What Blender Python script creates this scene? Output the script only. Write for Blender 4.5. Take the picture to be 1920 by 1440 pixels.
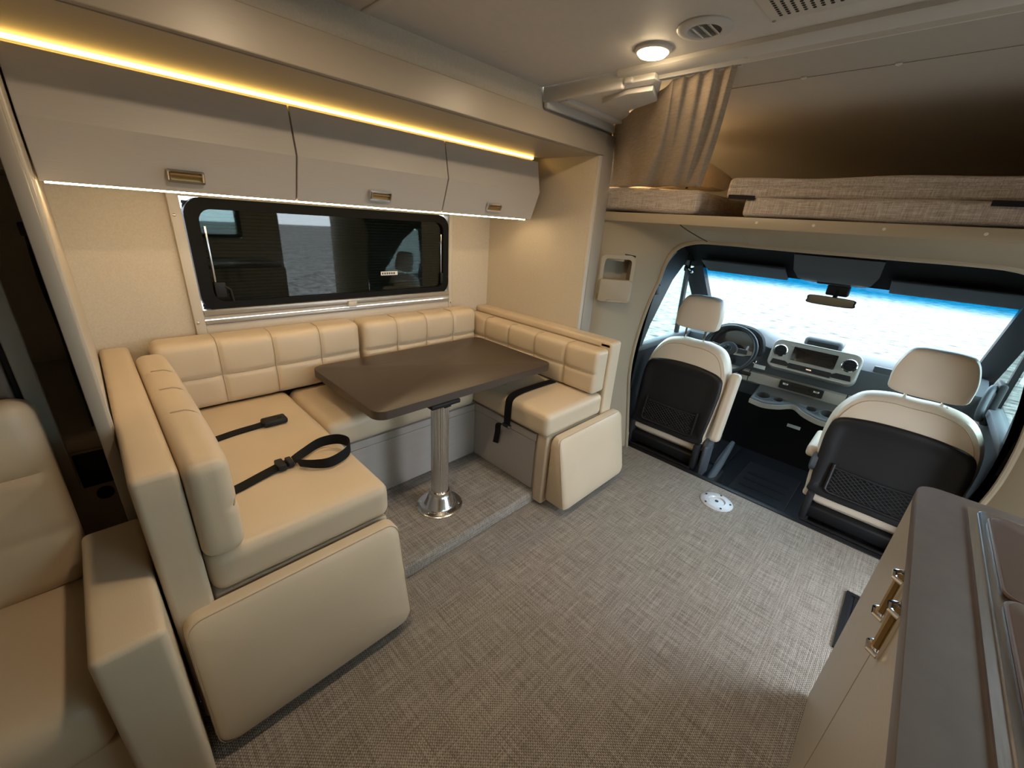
import bpy, bmesh, math, random
from mathutils import Vector, Matrix
random.seed(7)
S = bpy.context.scene
COL = S.collection
for o in list(bpy.data.objects): bpy.data.objects.remove(o)
PI = math.pi

# ------------------------------------------------------------------ camera
cam = bpy.data.cameras.new('camera'); camo = bpy.data.objects.new('camera', cam); COL.objects.link(camo)
cam.sensor_width = 36.0; cam.lens = 760.91 * 36.0 / 1920.0; cam.clip_start = 0.02; cam.clip_end = 300
RW = ((0.705605, -0.705413, 0.067185), (-0.219171, -0.307424, -0.925988), (0.673858, 0.638657, -0.371526))
cm = Matrix.Identity(4)
for i in range(3):
    cm[i][0] = RW[0][i]; cm[i][1] = -RW[1][i]; cm[i][2] = -RW[2][i]
cm.translation = Vector((0, 0, 1.47))
camo.matrix_world = cm
S.camera = camo

# ------------------------------------------------------------------ world, sun, exposure
S.view_settings.view_transform = 'Standard'; S.view_settings.look = 'None'
S.view_settings.gamma = 1.0; S.view_settings.use_curve_mapping = False
S.view_settings.exposure = 0.6
w = bpy.data.worlds.new('world'); S.world = w; w.use_nodes = True
bg = w.node_tree.nodes['Background']
bg.inputs[0].default_value = (0.80, 0.90, 1.0, 1); bg.inputs[1].default_value = 7.0
sun = bpy.data.lights.new('sun_offscreen', 'SUN'); sun.energy = 6.0; sun.angle = math.radians(1.0); sun.color = (1.0, 0.96, 0.9)
suno = bpy.data.objects.new('sun_offscreen', sun); COL.objects.link(suno)
suno.rotation_euler = (math.radians(-12), math.radians(-38), 0)

# ------------------------------------------------------------------ materials
MT = {}
def nodes(name):
    m = bpy.data.materials.new(name); m.use_nodes = True
    nt = m.node_tree; nt.nodes.clear()
    out = nt.nodes.new('ShaderNodeOutputMaterial')
    MT[name] = m
    return m, nt, out
def N(nt, t, **kw):
    n = nt.nodes.new(t)
    for k, v in kw.items(): setattr(n, k, v)
    return n
def objcoord(nt, scale=(1, 1, 1), rot=(0, 0, 0)):
    tc = N(nt, 'ShaderNodeTexCoord'); mp = N(nt, 'ShaderNodeMapping')
    mp.inputs['Scale'].default_value = scale; mp.inputs['Rotation'].default_value = rot
    nt.links.new(tc.outputs['Object'], mp.inputs['Vector'])
    return mp.outputs['Vector']
def mat(name, col, rough=0.5, metal=0.0, var=0.0, vscale=8.0, bump=0.0, bscale=300.0, stretch=(1, 1, 1), spec=0.5, coat=0.0, sheen=0.0):
    m, nt, out = nodes(name)
    b = N(nt, 'ShaderNodeBsdfPrincipled')
    b.inputs['Base Color'].default_value = (*col, 1); b.inputs['Roughness'].default_value = rough
    b.inputs['Metallic'].default_value = metal; b.inputs['Specular IOR Level'].default_value = spec
    b.inputs['Coat Weight'].default_value = coat; b.inputs['Sheen Weight'].default_value = sheen
    if var > 0:
        v = objcoord(nt, stretch)
        n = N(nt, 'ShaderNodeTexNoise'); n.inputs['Scale'].default_value = vscale; n.inputs['Detail'].default_value = 5
        nt.links.new(v, n.inputs['Vector'])
        r = N(nt, 'ShaderNodeMapRange'); r.inputs[1].default_value = 0.3; r.inputs[2].default_value = 0.7
        r.inputs[3].default_value = 1 - var; r.inputs[4].default_value = 1 + var
        nt.links.new(n.outputs['Fac'], r.inputs[0])
        x = N(nt, 'ShaderNodeVectorMath', operation='SCALE'); x.inputs[0].default_value = col
        nt.links.new(r.outputs[0], x.inputs['Scale']); nt.links.new(x.outputs[0], b.inputs['Base Color'])
    if bump > 0:
        v = objcoord(nt, stretch)
        n = N(nt, 'ShaderNodeTexNoise'); n.inputs['Scale'].default_value = bscale; n.inputs['Detail'].default_value = 3
        nt.links.new(v, n.inputs['Vector'])
        bp = N(nt, 'ShaderNodeBump'); bp.inputs['Strength'].default_value = bump; bp.inputs['Distance'].default_value = 0.002
        nt.links.new(n.outputs['Fac'], bp.inputs['Height']); nt.links.new(bp.outputs[0], b.inputs['Normal'])
    nt.links.new(b.outputs[0], out.inputs[0])
    return m
def emis(name, col, st):
    m, nt, out = nodes(name); e = N(nt, 'ShaderNodeEmission')
    e.inputs[0].default_value = (*col, 1); e.inputs[1].default_value = st
    nt.links.new(e.outputs[0], out.inputs[0]); return m
def woven(name, c_dark, c_mid, c_light, thread=260.0, streak=70.0, rough=0.75, bump=0.5, amt=1.0, along=6.0, weave=0.0, plane='XY'):
    """cloth / woven vinyl: streaks of differently coloured warp and weft threads"""
    m, nt, out = nodes(name)
    b = N(nt, 'ShaderNodeBsdfPrincipled'); b.inputs['Roughness'].default_value = rough
    L = nt.links.new
    facs = []
    for sc in (((along, streak, streak), (streak, along, streak * .2)) if plane == 'XY' else ((streak, streak, along), (along, along, streak))):
        v = objcoord(nt, sc); n = N(nt, 'ShaderNodeTexNoise'); n.inputs['Scale'].default_value = 1.0
        n.inputs['Detail'].default_value = 4; n.inputs['Roughness'].default_value = 0.75
        L(v, n.inputs['Vector']); facs.append(n.outputs['Fac'])
    v = objcoord(nt, (thread, thread, thread)); ck = N(nt, 'ShaderNodeTexChecker'); ck.inputs['Scale'].default_value = 1.0
    L(v, ck.inputs['Vector'])
    mx = N(nt, 'ShaderNodeMix'); mx.data_type = 'FLOAT'
    L(ck.outputs['Fac'], mx.inputs[0]); L(facs[0], mx.inputs[2]); L(facs[1], mx.inputs[3])
    ad = N(nt, 'ShaderNodeMath', operation='ADD'); L(facs[0], ad.inputs[0]); L(facs[1], ad.inputs[1])
    ml = N(nt, 'ShaderNodeMath', operation='MULTIPLY_ADD'); ml.inputs[1].default_value = 0.28
    L(ad.outputs[0], ml.inputs[0])
    m2 = N(nt, 'ShaderNodeMath', operation='MULTIPLY'); m2.inputs[1].default_value = 0.44; L(mx.outputs[0], m2.inputs[0])
    L(m2.outputs[0], ml.inputs[2])
    ck2 = N(nt, 'ShaderNodeMath', operation='MULTIPLY_ADD'); ck2.inputs[1].default_value = weave; L(ck.outputs['Fac'], ck2.inputs[0])
    sb_ = N(nt, 'ShaderNodeMath', operation='SUBTRACT'); sb_.inputs[1].default_value = weave / 2; L(ml.outputs[0], sb_.inputs[0]); L(sb_.outputs[0], ck2.inputs[2])
    cr = N(nt, 'ShaderNodeValToRGB')
    cr.color_ramp.elements[0].position = 0.5 - .16 / amt; cr.color_ramp.elements[0].color = (*c_dark, 1)
    cr.color_ramp.elements[1].position = 0.5 + .16 / amt; cr.color_ramp.elements[1].color = (*c_light, 1)
    e = cr.color_ramp.elements.new(0.5); e.color = (*c_mid, 1)
    L(ck2.outputs[0], cr.inputs[0]); L(cr.outputs[0], b.inputs['Base Color'])
    # relief of the weave
    wv = objcoord(nt, (thread * PI, thread * PI, thread * PI))
    sp = N(nt, 'ShaderNodeSeparateXYZ'); L(wv, sp.inputs[0])
    s = []
    for k in range(2):
        q = N(nt, 'ShaderNodeMath', operation='SINE'); L(sp.outputs[k], q.inputs[0])
        a = N(nt, 'ShaderNodeMath', operation='ABSOLUTE'); L(q.outputs[0], a.inputs[0]); s.append(a.outputs[0])
    mi = N(nt, 'ShaderNodeMath', operation='MULTIPLY'); L(s[0], mi.inputs[0]); L(s[1], mi.inputs[1])
    bp = N(nt, 'ShaderNodeBump'); bp.inputs['Strength'].default_value = bump; bp.inputs['Distance'].default_value = 0.002
    L(mi.outputs[0], bp.inputs['Height']); L(bp.outputs[0], b.inputs['Normal'])
    L(b.outputs[0], out.inputs[0]); return m
def glass(name, tint=(1, 1, 1), refl=0.06, band=None):
    m, nt, out = nodes(name); L = nt.links.new
    t = N(nt, 'ShaderNodeBsdfTransparent'); t.inputs[0].default_value = (*tint, 1)
    g = N(nt, 'ShaderNodeBsdfGlossy'); g.inputs['Roughness'].default_value = 0.02
    f = N(nt, 'ShaderNodeLayerWeight'); pw = N(nt, 'ShaderNodeMath', operation='POWER'); pw.inputs[1].default_value = 5.0
    L(f.outputs['Facing'], pw.inputs[0])
    ad = N(nt, 'ShaderNodeMath', operation='MULTIPLY_ADD'); ad.inputs[1].default_value = 0.9; ad.inputs[2].default_value = refl; ad.use_clamp = True
    L(pw.outputs[0], ad.inputs[0])
    x = N(nt, 'ShaderNodeMixShader'); L(ad.outputs[0], x.inputs[0]); L(t.outputs[0], x.inputs[1]); L(g.outputs[0], x.inputs[2])
    if band:
        z0, z1, c = band
        v = objcoord(nt); sp = N(nt, 'ShaderNodeSeparateXYZ'); L(v, sp.inputs[0])
        r = N(nt, 'ShaderNodeMapRange'); r.interpolation_type = 'SMOOTHSTEP'; r.inputs[1].default_value = z0; r.inputs[2].default_value = z1
        L(sp.outputs[2], r.inputs[0])
        mc = N(nt, 'ShaderNodeMix'); mc.data_type = 'RGBA'; mc.inputs[6].default_value = (*tint, 1); mc.inputs[7].default_value = (*c, 1)
        L(r.outputs[0], mc.inputs[0]); L(mc.outputs[2], t.inputs[0])
    L(x.outputs[0], out.inputs[0]); return m

LEA = mat('cream_leather', (0.61, 0.49, 0.345), 0.42, var=0.03, vscale=5, bump=0.12, bscale=420)
LEA2 = mat('pale_leather', (0.62, 0.53, 0.42), 0.45, var=0.03, vscale=6, bump=0.12, bscale=420)
STI = mat('stitching', (0.42, 0.33, 0.22), 0.7)
WALL = mat('wall_board', (0.56, 0.49, 0.39), 0.75, var=0.06, vscale=160, bump=0.25, bscale=170)
STRIPM = mat('ceiling_vinyl', (0.55, 0.50, 0.42), 0.7, var=0.05, vscale=150, bump=0.2, bscale=200)
CEIL = mat('ceiling_panel', (0.62, 0.58, 0.54), 0.55, var=0.02, vscale=40, bump=0.05, bscale=120)
CABIN = mat('cabinet_laminate', (0.55, 0.52, 0.48), 0.42, var=0.025, vscale=3, stretch=(6, 160, 160), bump=0.0)
FASC = mat('fascia_laminate', (0.36, 0.31, 0.245), 0.38, var=0.025, vscale=3, stretch=(4, 160, 160))
FASC2 = mat('soffit_laminate', (0.36, 0.31, 0.245), 0.40, var=0.025, vscale=3, stretch=(4, 160, 160))
KITCH = mat('kitchen_laminate', (0.34, 0.29, 0.225), 0.4, var=0.06, vscale=3, stretch=(6, 150, 150))
BASEM = mat('bench_laminate', (0.42, 0.37, 0.33), 0.5, var=0.03, vscale=3, stretch=(2, 40, 40))
TRIMG = mat('trim_grey', (0.33, 0.29, 0.24), 0.45)
TRIMW = mat('trim_ivory', (0.55, 0.50, 0.43), 0.4)
WHITE = mat('white_plastic', (0.60, 0.57, 0.53), 0.4)
TAN = mat('tan_plastic', (0.31, 0.258, 0.182), 0.5, bump=0.05, bscale=500)
TAN2 = mat('tan_plastic_smooth', (0.31, 0.258, 0.182), 0.45, bump=0.05, bscale=500)
BLACK = mat('black_plastic', (0.010, 0.010, 0.011), 0.5, bump=0.05, bscale=600, spec=0.3)
SHELL = mat('seat_shell', (0.011, 0.0105, 0.012), 0.45, bump=0.08, bscale=700, spec=0.3)
RUB = mat('rubber', (0.010, 0.012, 0.018), 0.6, bump=0.1, bscale=120)
DASH = mat('dash_plastic', (0.060, 0.068, 0.080), 0.55, bump=0.12, bscale=500)
DASHD = mat('dash_dark', (0.017, 0.0175, 0.019), 0.6, spec=0.3)
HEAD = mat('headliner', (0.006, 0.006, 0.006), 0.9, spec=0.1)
GREYB = mat('dash_insert', (0.30, 0.275, 0.245), 0.42, var=0.04, vscale=60)
CHROME = mat('chrome', (0.85, 0.85, 0.86), 0.09, 1.0)
ALU = mat('brushed_aluminium', (0.72, 0.71, 0.70), 0.24, 1.0, var=0.05, vscale=3, stretch=(80, 80, 2))
STEEL = mat('stainless_steel', (0.62, 0.61, 0.60), 0.27, 1.0, var=0.08, vscale=10, stretch=(2, 40, 40))
BRGOLD = mat('handle_inlay', (0.36, 0.24, 0.10), 0.35, 0.6)  # even brown-gold tone of the handle plates and bars
TABLE = mat('table_laminate', (0.062, 0.044, 0.033), 0.36, var=0.06, vscale=6, bump=0.02, bscale=300)
TEDGE = mat('table_edge', (0.062, 0.044, 0.033), 0.42)
COUNT = mat('counter_laminate', (0.100, 0.074, 0.062), 0.46, var=0.10, vscale=22, bump=0.02, bscale=200)
CEDGE = mat('counter_edge', (0.100, 0.074, 0.062), 0.42)
GLID = mat('glass_lid', (0.115, 0.080, 0.068), 0.30, spec=0.35)
LIDE = mat('lid_edge', (0.08, 0.04, 0.025), 0.5)
BELT = mat('belt_webbing', (0.006, 0.006, 0.007), 0.65, bump=0.4, bscale=900, spec=0.2)
DARKN = mat('nook_board', (0.56, 0.49, 0.39), 0.75)
PADM = mat('nook_pad', (0.48, 0.40, 0.30), 0.8)
QUILT = mat('quilt', (0.36, 0.27, 0.22), 0.9, bump=0.3, bscale=60)
RUBF = mat('window_rubber', (0.006, 0.006, 0.006), 0.6, spec=0.15)
SLATM = mat('blind_slat', (0.022, 0.026, 0.028), 0.5)
RAILM = mat('blind_rail', (0.42, 0.39, 0.35), 0.32, 0.5)
FLOOR = woven('woven_floor', (0.15, 0.125, 0.10), (0.30, 0.265, 0.225), (0.50, 0.46, 0.41), thread=200, streak=200, along=6, bump=.9, amt=1.5, weave=0.13)
LINEN = woven('linen_grey', (0.24, 0.20, 0.17), (0.36, 0.31, 0.27), (0.52, 0.47, 0.43), thread=330, streak=260, rough=0.95, along=14, bump=.2, amt=1.5, weave=.0, plane='YZ')
CURT = woven('curtain_linen', (0.28, 0.21, 0.14), (0.36, 0.28, 0.20), (0.47, 0.38, 0.28), thread=900, streak=300, rough=0.95, bump=0.05, amt=.9, plane='YZ', along=20)
PILM = mat('pillow_cotton', (0.45, 0.37, 0.27), 0.9, var=0.05, vscale=30, bump=0.3, bscale=40)
CABOV = mat('cabover_liner', (0.40, 0.38, 0.345), 0.6, var=0.02, vscale=30, bump=0.12, bscale=160)
CABW = mat('cabover_wall', (0.55, 0.50, 0.42), 0.7)
WSG = glass('windshield_glass', (0.90, 0.96, 0.97), 0.04, band=(1.125, 1.215, (0.02, 0.42, 0.62)))
SIDEG = glass('side_glass', (0.80, 0.93, 0.92), 0.05)
PANE = glass('tinted_pane', (0.55, 0.60, 0.58), 0.055)
SCREEN = mat('display', (0.012, 0.008, 0.007), 0.12, coat=0.6)
LABELW = mat('paper_label', (0.75, 0.75, 0.72), 0.6)
LABELR = mat('red_print', (0.45, 0.05, 0.04), 0.6)
LABELK = mat('dark_print', (0.08, 0.08, 0.09), 0.6)
GRAVEL = mat('gravel', (0.150, 0.147, 0.142), 1.0, var=0.7, vscale=5.0, stretch=(1.5, 0.6, 1), bump=0.6, bscale=25, spec=0.02)
LEDW = emis('led_white', (1.0, 0.74, 0.42), 36.0)
LEDY = emis('led_yellow', (1.0, 0.58, 0.12), 8.0)
LAMP = emis('lamp_lens', (1.0, 0.76, 0.45), 26.0)
SATIN = mat('satin_plate', (0.62, 0.64, 0.66), 0.5, 0.35)
SHELFM = mat('console_shelf', (0.065, 0.063, 0.062), 0.5, bump=0.1, bscale=500)
MIRR = mat('mirror_glass', (0.75, 0.85, 0.80), 0.02, 1.0)

# ------------------------------------------------------------------ mesh helpers
class B:
    def __init__(s): s.v = []; s.f = []
    def add(s, V, F):
        k = len(s.v); s.v += [tuple(p) for p in V]; s.f += [tuple(i + k for i in f) for f in F]; return s
    def bm(s, bm):
        bm.verts.index_update(); s.add([v.co[:] for v in bm.verts], [[v.index for v in f.verts] for f in bm.faces]); bm.free(); return s
    def box(s, lo, hi, bev=0.0, seg=2, rot=None, piv=None):
        bm = bmesh.new(); bmesh.ops.create_cube(bm, size=1)
        lo = Vector(lo); hi = Vector(hi); c = (lo + hi) / 2; d = hi - lo
        for v in bm.verts: v.co = Vector((v.co.x * d.x, v.co.y * d.y, v.co.z * d.z))
        if bev > 0: bmesh.ops.bevel(bm, geom=bm.edges[:], offset=bev, segments=seg, affect='EDGES', profile=0.5)
        for v in bm.verts:
            p = v.co
            if rot is not None:
                pv = Vector(piv) - c if piv is not None else Vector((0, 0, 0))
                p = rot @ (p - pv) + pv
            v.co = p + c
        return s.bm(bm)
    def rbox(s, lo, hi, r, n=(10, 10, 10), disp=None, extra=((), (), ())):
        """box with rounded edges, gridded faces and an optional displacement along the normal"""
        lo = Vector(lo); hi = Vector(hi); c = (lo + hi) / 2; h = (hi - lo) / 2
        r = min(r, h.x * .98, h.y * .98, h.z * .98)
        ax = []
        for k in range(3):
            a = h[k]; L = [-a + r * q for q in (0, .12, .35, .7)]
            m = max(2, n[k]); L += [-(a - r) + 2 * (a - r) * i / m for i in range(m + 1)]
            L += [a - r * q for q in (.7, .35, .12, 0)]; L += [e for e in extra[k] if abs(e) < a - r * .99]; ax.append(sorted(set(round(q, 5) for q in L)))
        idx = {}; V = []; F = []
        def vid(p):
            key = (round(p[0], 5), round(p[1], 5), round(p[2], 5))
            if key in idx: return idx[key]
            q = Vector([max(-(h[k] - r), min(h[k] - r, p[k])) for k in range(3)])
            d = Vector(p) - q; nn = d.normalized() if d.length > 1e-9 else Vector((0, 0, 1))
            out = q + nn * r
            if disp: out = out + nn * disp(out, nn, h)
            idx[key] = len(V); V.append(out + c); return idx[key]
        for k in range(3):
            i, j = (k + 1) % 3, (k + 2) % 3
            for sg in (-1, 1):
                for a in range(len(ax[i]) - 1):
                    for b in range(len(ax[j]) - 1):
                        q = []
                        for (da, db) in ((0, 0), (1, 0), (1, 1), (0, 1)):
                            p = [0, 0, 0]; p[k] = sg * h[k]; p[i] = ax[i][a + da]; p[j] = ax[j][b + db]; q.append(vid(p))
                        if len(set(q)) < 3: continue
                        F.append(q if sg > 0 else q[::-1])
        return s.add(V, F)
    def prism(s, poly, vec, bev=0.0, seg=2):
        bm = bmesh.new(); vs = [bm.verts.new(p) for p in poly]; f = bm.faces.new(vs)
        r = bmesh.ops.extrude_face_region(bm, geom=[f]); nv = [e for e in r['geom'] if isinstance(e, bmesh.types.BMVert)]
        bmesh.ops.translate(bm, verts=nv, vec=vec); bmesh.ops.recalc_face_normals(bm, faces=bm.faces[:])
        if bev > 0:
            es = [e for e in bm.edges if len(e.link_faces) == 2 and e.calc_face_angle(0) > 0.6]
            bmesh.ops.bevel(bm, geom=es, offset=bev, segments=seg, affect='EDGES', profile=0.5)
        return s.bm(bm)
    def tube(s, pts, r, n=10, closed=False, cap=True):
        pts = [Vector(p) for p in pts]; m = len(pts); V = []; F = []; up = None
        for i, p in enumerate(pts):
            a = pts[i - 1] if (i > 0 or closed) else pts[i]; b = pts[(i + 1) % m] if (i < m - 1 or closed) else pts[i]
            t = (b - a).normalized()
            if up is None: up = Vector((0, 0, 1)) if abs(t.z) < .9 else Vector((1, 0, 0))
            x = t.cross(up).normalized(); y = x.cross(t).normalized(); up = y
            rr = r[i] if isinstance(r, (list, tuple)) else r
            for k in range(n):
                an = 2 * PI * k / n; V.append(p + (x * math.cos(an) + y * math.sin(an)) * rr)
        for i in range(m if closed else m - 1):
            for k in range(n):
                i2 = (i + 1) % m; F.append((i * n + k, i * n + (k + 1) % n, i2 * n + (k + 1) % n, i2 * n + k))
        if cap and not closed: F.append(tuple(range(n))[::-1]); F.append(tuple((m - 1) * n + k for k in range(n)))
        return s.add(V, F)
    def lathe(s, prof, c, axis=(0, 0, 1), n=28):
        ax = Vector(axis).normalized(); u = ax.orthogonal().normalized(); w_ = ax.cross(u); c = Vector(c); V = []; F = []
        for (r, h) in prof:
            for k in range(n):
                an = 2 * PI * k / n; V.append(c + ax * h + (u * math.cos(an) + w_ * math.sin(an)) * max(r, 1e-5))
        for i in range(len(prof) - 1):
            for k in range(n): F.append((i * n + k, i * n + (k + 1) % n, (i + 1) * n + (k + 1) % n, (i + 1) * n + k))
        F.append(tuple(range(n))[::-1]); F.append(tuple((len(prof) - 1) * n + k for k in range(n)))
        return s.add(V, F)
    def puff(s, outline, prof, mp):
        """rings of one outline drawn inwards: prof = [(inset, depth)...]; mp(a, b, d) -> point"""
        n = len(outline); cx = sum(p[0] for p in outline) / n; cy = sum(p[1] for p in outline) / n; V = []; F = []
        for (ins, d) in prof:
            for (a, b) in outline:
                L = math.hypot(a - cx, b - cy); k = max(0.02, 1 - ins / L)
                V.append(mp(cx + (a - cx) * k, cy + (b - cy) * k, d))
        for i in range(len(prof) - 1):
            for k in range(n): F.append((i * n + k, i * n + (k + 1) % n, (i + 1) * n + (k + 1) % n, (i + 1) * n + k))
        for i, rev in ((0, True), (len(prof) - 1, False)):
            k0 = len(V); V.append(mp(cx, cy, prof[i][1]))
            for k in range(n):
                t = (i * n + k, i * n + (k + 1) % n, k0); F.append(t[::-1] if rev else t)
        return s.add(V, F)
    def grid(s, rows, thick=None):
        """rows of points -> surface; thick = vector (or function) for a second skin"""
        m = len(rows); n = len(rows[0]); V = [Vector(p) for r in rows for p in r]; F = []
        for i in range(m - 1):
            for j in range(n - 1): F.append((i * n + j, i * n + j + 1, (i + 1) * n + j + 1, (i + 1) * n + j))
        if thick is not None:
            t = Vector(thick); k = len(V); V += [p + t for p in V[:k]]
            F += [tuple(q + k for q in f[::-1]) for f in F[:]]
            for i in range(m - 1):
                for j in (0, n - 1): F.append((i * n + j, (i + 1) * n + j, (i + 1) * n + j + k, i * n + j + k))
            for j in range(n - 1):
                for i in (0, m - 1): F.append((i * n + j, i * n + j + 1, i * n + j + 1 + k, i * n + j + k))
        return s.add(V, F)
    def ribbon(s, pts, wd, th=0.002):
        """strap: wd is one width vector or a list of them"""
        pts = [Vector(p) for p in pts]; V = []; F = []; m = len(pts)
        for i, p in enumerate(pts):
            w_ = Vector(wd[i]) if isinstance(wd, list) else Vector(wd)
            t = (pts[min(i + 1, m - 1)] - pts[max(i - 1, 0)]).normalized(); nn = w_.cross(t).normalized() * th / 2
            V += [p - w_ / 2 - nn, p + w_ / 2 - nn, p + w_ / 2 + nn, p - w_ / 2 + nn]
        for i in range(m - 1):
            for k in range(4): F.append((i * 4 + k, i * 4 + (k + 1) % 4, (i + 1) * 4 + (k + 1) % 4, (i + 1) * 4 + k))
        F += [(3, 2, 1, 0), tuple((m - 1) * 4 + k for k in range(4))]
        return s.add(V, F)
    def o(s, name, m, parent=None, smooth=True, kind=None, label=None, ang=38):
        me = bpy.data.meshes.new(name); me.from_pydata(s.v, [], s.f); me.materials.append(m)
        bm = bmesh.new(); bm.from_mesh(me); bmesh.ops.recalc_face_normals(bm, faces=bm.faces[:]); bm.to_mesh(me); bm.free()
        if smooth:
            me.polygons.foreach_set('use_smooth', [True] * len(me.polygons)); me.set_sharp_from_angle(angle=math.radians(ang))
        ob = bpy.data.objects.new(name, me); COL.objects.link(ob)
        if parent is not None:
            ob.parent = parent
            if parent.type == 'EMPTY': ob.location = -parent.location
        if kind: ob['kind'] = kind
        if label: ob['label'] = label
        return ob
def thing(name, label, cat, loc=(0, 0, 0), group=None):
    o = bpy.data.objects.new(name, None); COL.objects.link(o); o.location = loc; o.empty_display_size = 0.05
    o['label'] = label; o['category'] = cat
    if group: o['group'] = group
    return o
def tag(o, label, cat, group=None):
    o['label'] = label; o['category'] = cat
    if group: o['group'] = group
    return o
def struct(o, label, cat=None):
    o['kind'] = 'structure'; o['label'] = label; o['category'] = cat or o.name.split('_')[0].split('.')[0]
    return o
def rrect(x0, y0, x1, y1, r, n=6):
    P = []
    for (cx, cy, a0) in ((x1 - r, y0 + r, -90), (x1 - r, y1 - r, 0), (x0 + r, y1 - r, 90), (x0 + r, y0 + r, 180)):
        for k in range(n + 1):
            a = math.radians(a0 + 90 * k / n); P.append((cx + r * math.cos(a), cy + r * math.sin(a)))
    return P
def ring(outer, inner, mp, d0, d1):
    """frame between two outlines with equal point counts, d0..d1 deep"""
    n = len(outer); V = [mp(a, b, d) for d in (d0, d1) for L in (outer, inner) for (a, b) in L]; F = []
    for k in range(n):
        j = (k + 1) % n
        F += [(k, j, n + j, n + k), (2 * n + j, 2 * n + k, 3 * n + k, 3 * n + j), (j, k, 2 * n + k, 2 * n + j), (n + k, n + j, 3 * n + j, 3 * n + k)]
    return V, F
def spline(P, n=6, closed=False):
    m = len(P); out = []
    rng = range(m) if closed else range(m - 1)
    for i in rng:
        g = lambda k: P[(k) % m] if closed else P[max(0, min(m - 1, k))]
        a, b, c, d = g(i - 1), g(i), g(i + 1), g(i + 2)
        for k in range(n):
            t = k / n
            out.append(tuple(.5 * (2 * b[q] + (c[q] - a[q]) * t + (2 * a[q] - 5 * b[q] + 4 * c[q] - d[q]) * t * t + (3 * b[q] - a[q] - 3 * c[q] + d[q]) * t ** 3) for q in range(len(b))))
    if not closed: out.append(tuple(P[-1]))
    return out
def cut(ob, cutters):
    """real holes: subtract closed meshes from an object, then drop them"""
    for c in cutters:
        m = ob.modifiers.new('cut', 'BOOLEAN'); m.operation = 'DIFFERENCE'; m.solver = 'EXACT'; m.object = c
    bpy.context.view_layer.update(); dg = bpy.context.evaluated_depsgraph_get()
    me = bpy.data.meshes.new_from_object(ob.evaluated_get(dg)); ob.modifiers.clear(); old = ob.data; ob.data = me; bpy.data.meshes.remove(old)
    for c in cutters: bpy.data.objects.remove(c)
    me.name = ob.name
def lerp(a, b, t): return tuple(a[i] + (b[i] - a[i]) * t for i in range(len(a)))
def XZ(X): return lambda a, b, d: (a, X + d, b)     # outline in x,z on a plane of constant y
def YZ(X): return lambda a, b, d: (X + d, a, b)
def XY(Z): return lambda a, b, d: (a, b, Z + d)

# ================================================================== THE SETTING
WR = -0.75      # right wall
WB = 2.29       # window wall of the slide-out
CZ = 2.03       # ceiling
RX = -1.6       # rear wall
struct(B().box((RX, WR, -0.04), (2.515, 1.20, 0)).o('floor', FLOOR, smooth=False), 'grey beige woven vinyl floor of the living area', 'floor')
struct(B().box((-0.05, 1.186, 0.0), (2.07, WB, 0.072), 0.012, 3).o('floor_slide_out', FLOOR), 'raised woven vinyl platform under the dinette table', 'floor')
struct(B().box((RX, 1.2, -0.04), (-0.05, WB + .3, 0)).o('floor_bed_side', FLOOR, smooth=False), 'woven floor behind the sofa beside the slide-out', 'floor')
# slide-out shell
wb = B()
wx0, wx1, wz0, wz1 = 0.305, 1.705, 0.93, 1.475
for lo, hi in (((-0.05, WB, 0), (wx0, WB + .05, 1.86)), ((wx1, WB, 0), (2.07, WB + .05, 1.86)), ((wx0, WB, 0), (wx1, WB + .05, wz0)), ((wx0, WB, wz1), (wx1, WB + .05, 1.86))):
    wb.box(lo, hi)
struct(wb.o('wall_left', WALL, smooth=False), 'cream textured window wall of the dinette slide-out', 'wall')
struct(B().box((2.07, 1.45, 0), (2.12, WB + .05, 1.86)).o('wall_slide_out_front', WALL, smooth=False), 'cream textured end wall of the slide-out beside the cab', 'wall')
struct(B().box((-0.075, 1.45, 0), (-0.05, WB + .05, 1.86)).o('wall_slide_out_rear', WALL, smooth=False), 'cream textured end wall of the slide-out beside the sofa', 'wall')
so = struct(B().box((-0.10, 1.45, 1.83), (2.12, WB + .05, 1.87)).o('ceiling_slide_out', FASC2, smooth=False), 'beige laminate soffit over the overhead cabinet', 'ceiling')
t1 = struct(B().box((-0.9, 1.425, 1.832), (2.10, 1.45, 1.935), 0.003).o('trim_1', FASC, smooth=False), 'taupe fascia board along the top of the slide-out', 'trim')
t2 = struct(B().box((2.10, 1.43, 0.0), (2.20, 1.462, 1.935), 0.006).o('trim_2', TRIMG), 'grey vertical flange between slide-out and cab', 'trim')
B().box((2.072, 1.435, 0.10), (2.10, 1.455, 1.83), 0.002).o('edge_strip', TRIMW, t2)
t3 = struct(B().box((-0.080, 1.43, 0.0), (-0.052, 1.462, 1.83), 0.004).o('trim_3', TRIMG), 'grey vertical flange between slide-out and sofa', 'trim')
t15 = struct(B().box((-0.052, 1.462, 0.6), (-0.046, 1.475, 1.80), 0.002).o('trim_4', TRIMW), 'pale edge strip inside the slide-out beside the sofa', 'trim')
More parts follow.
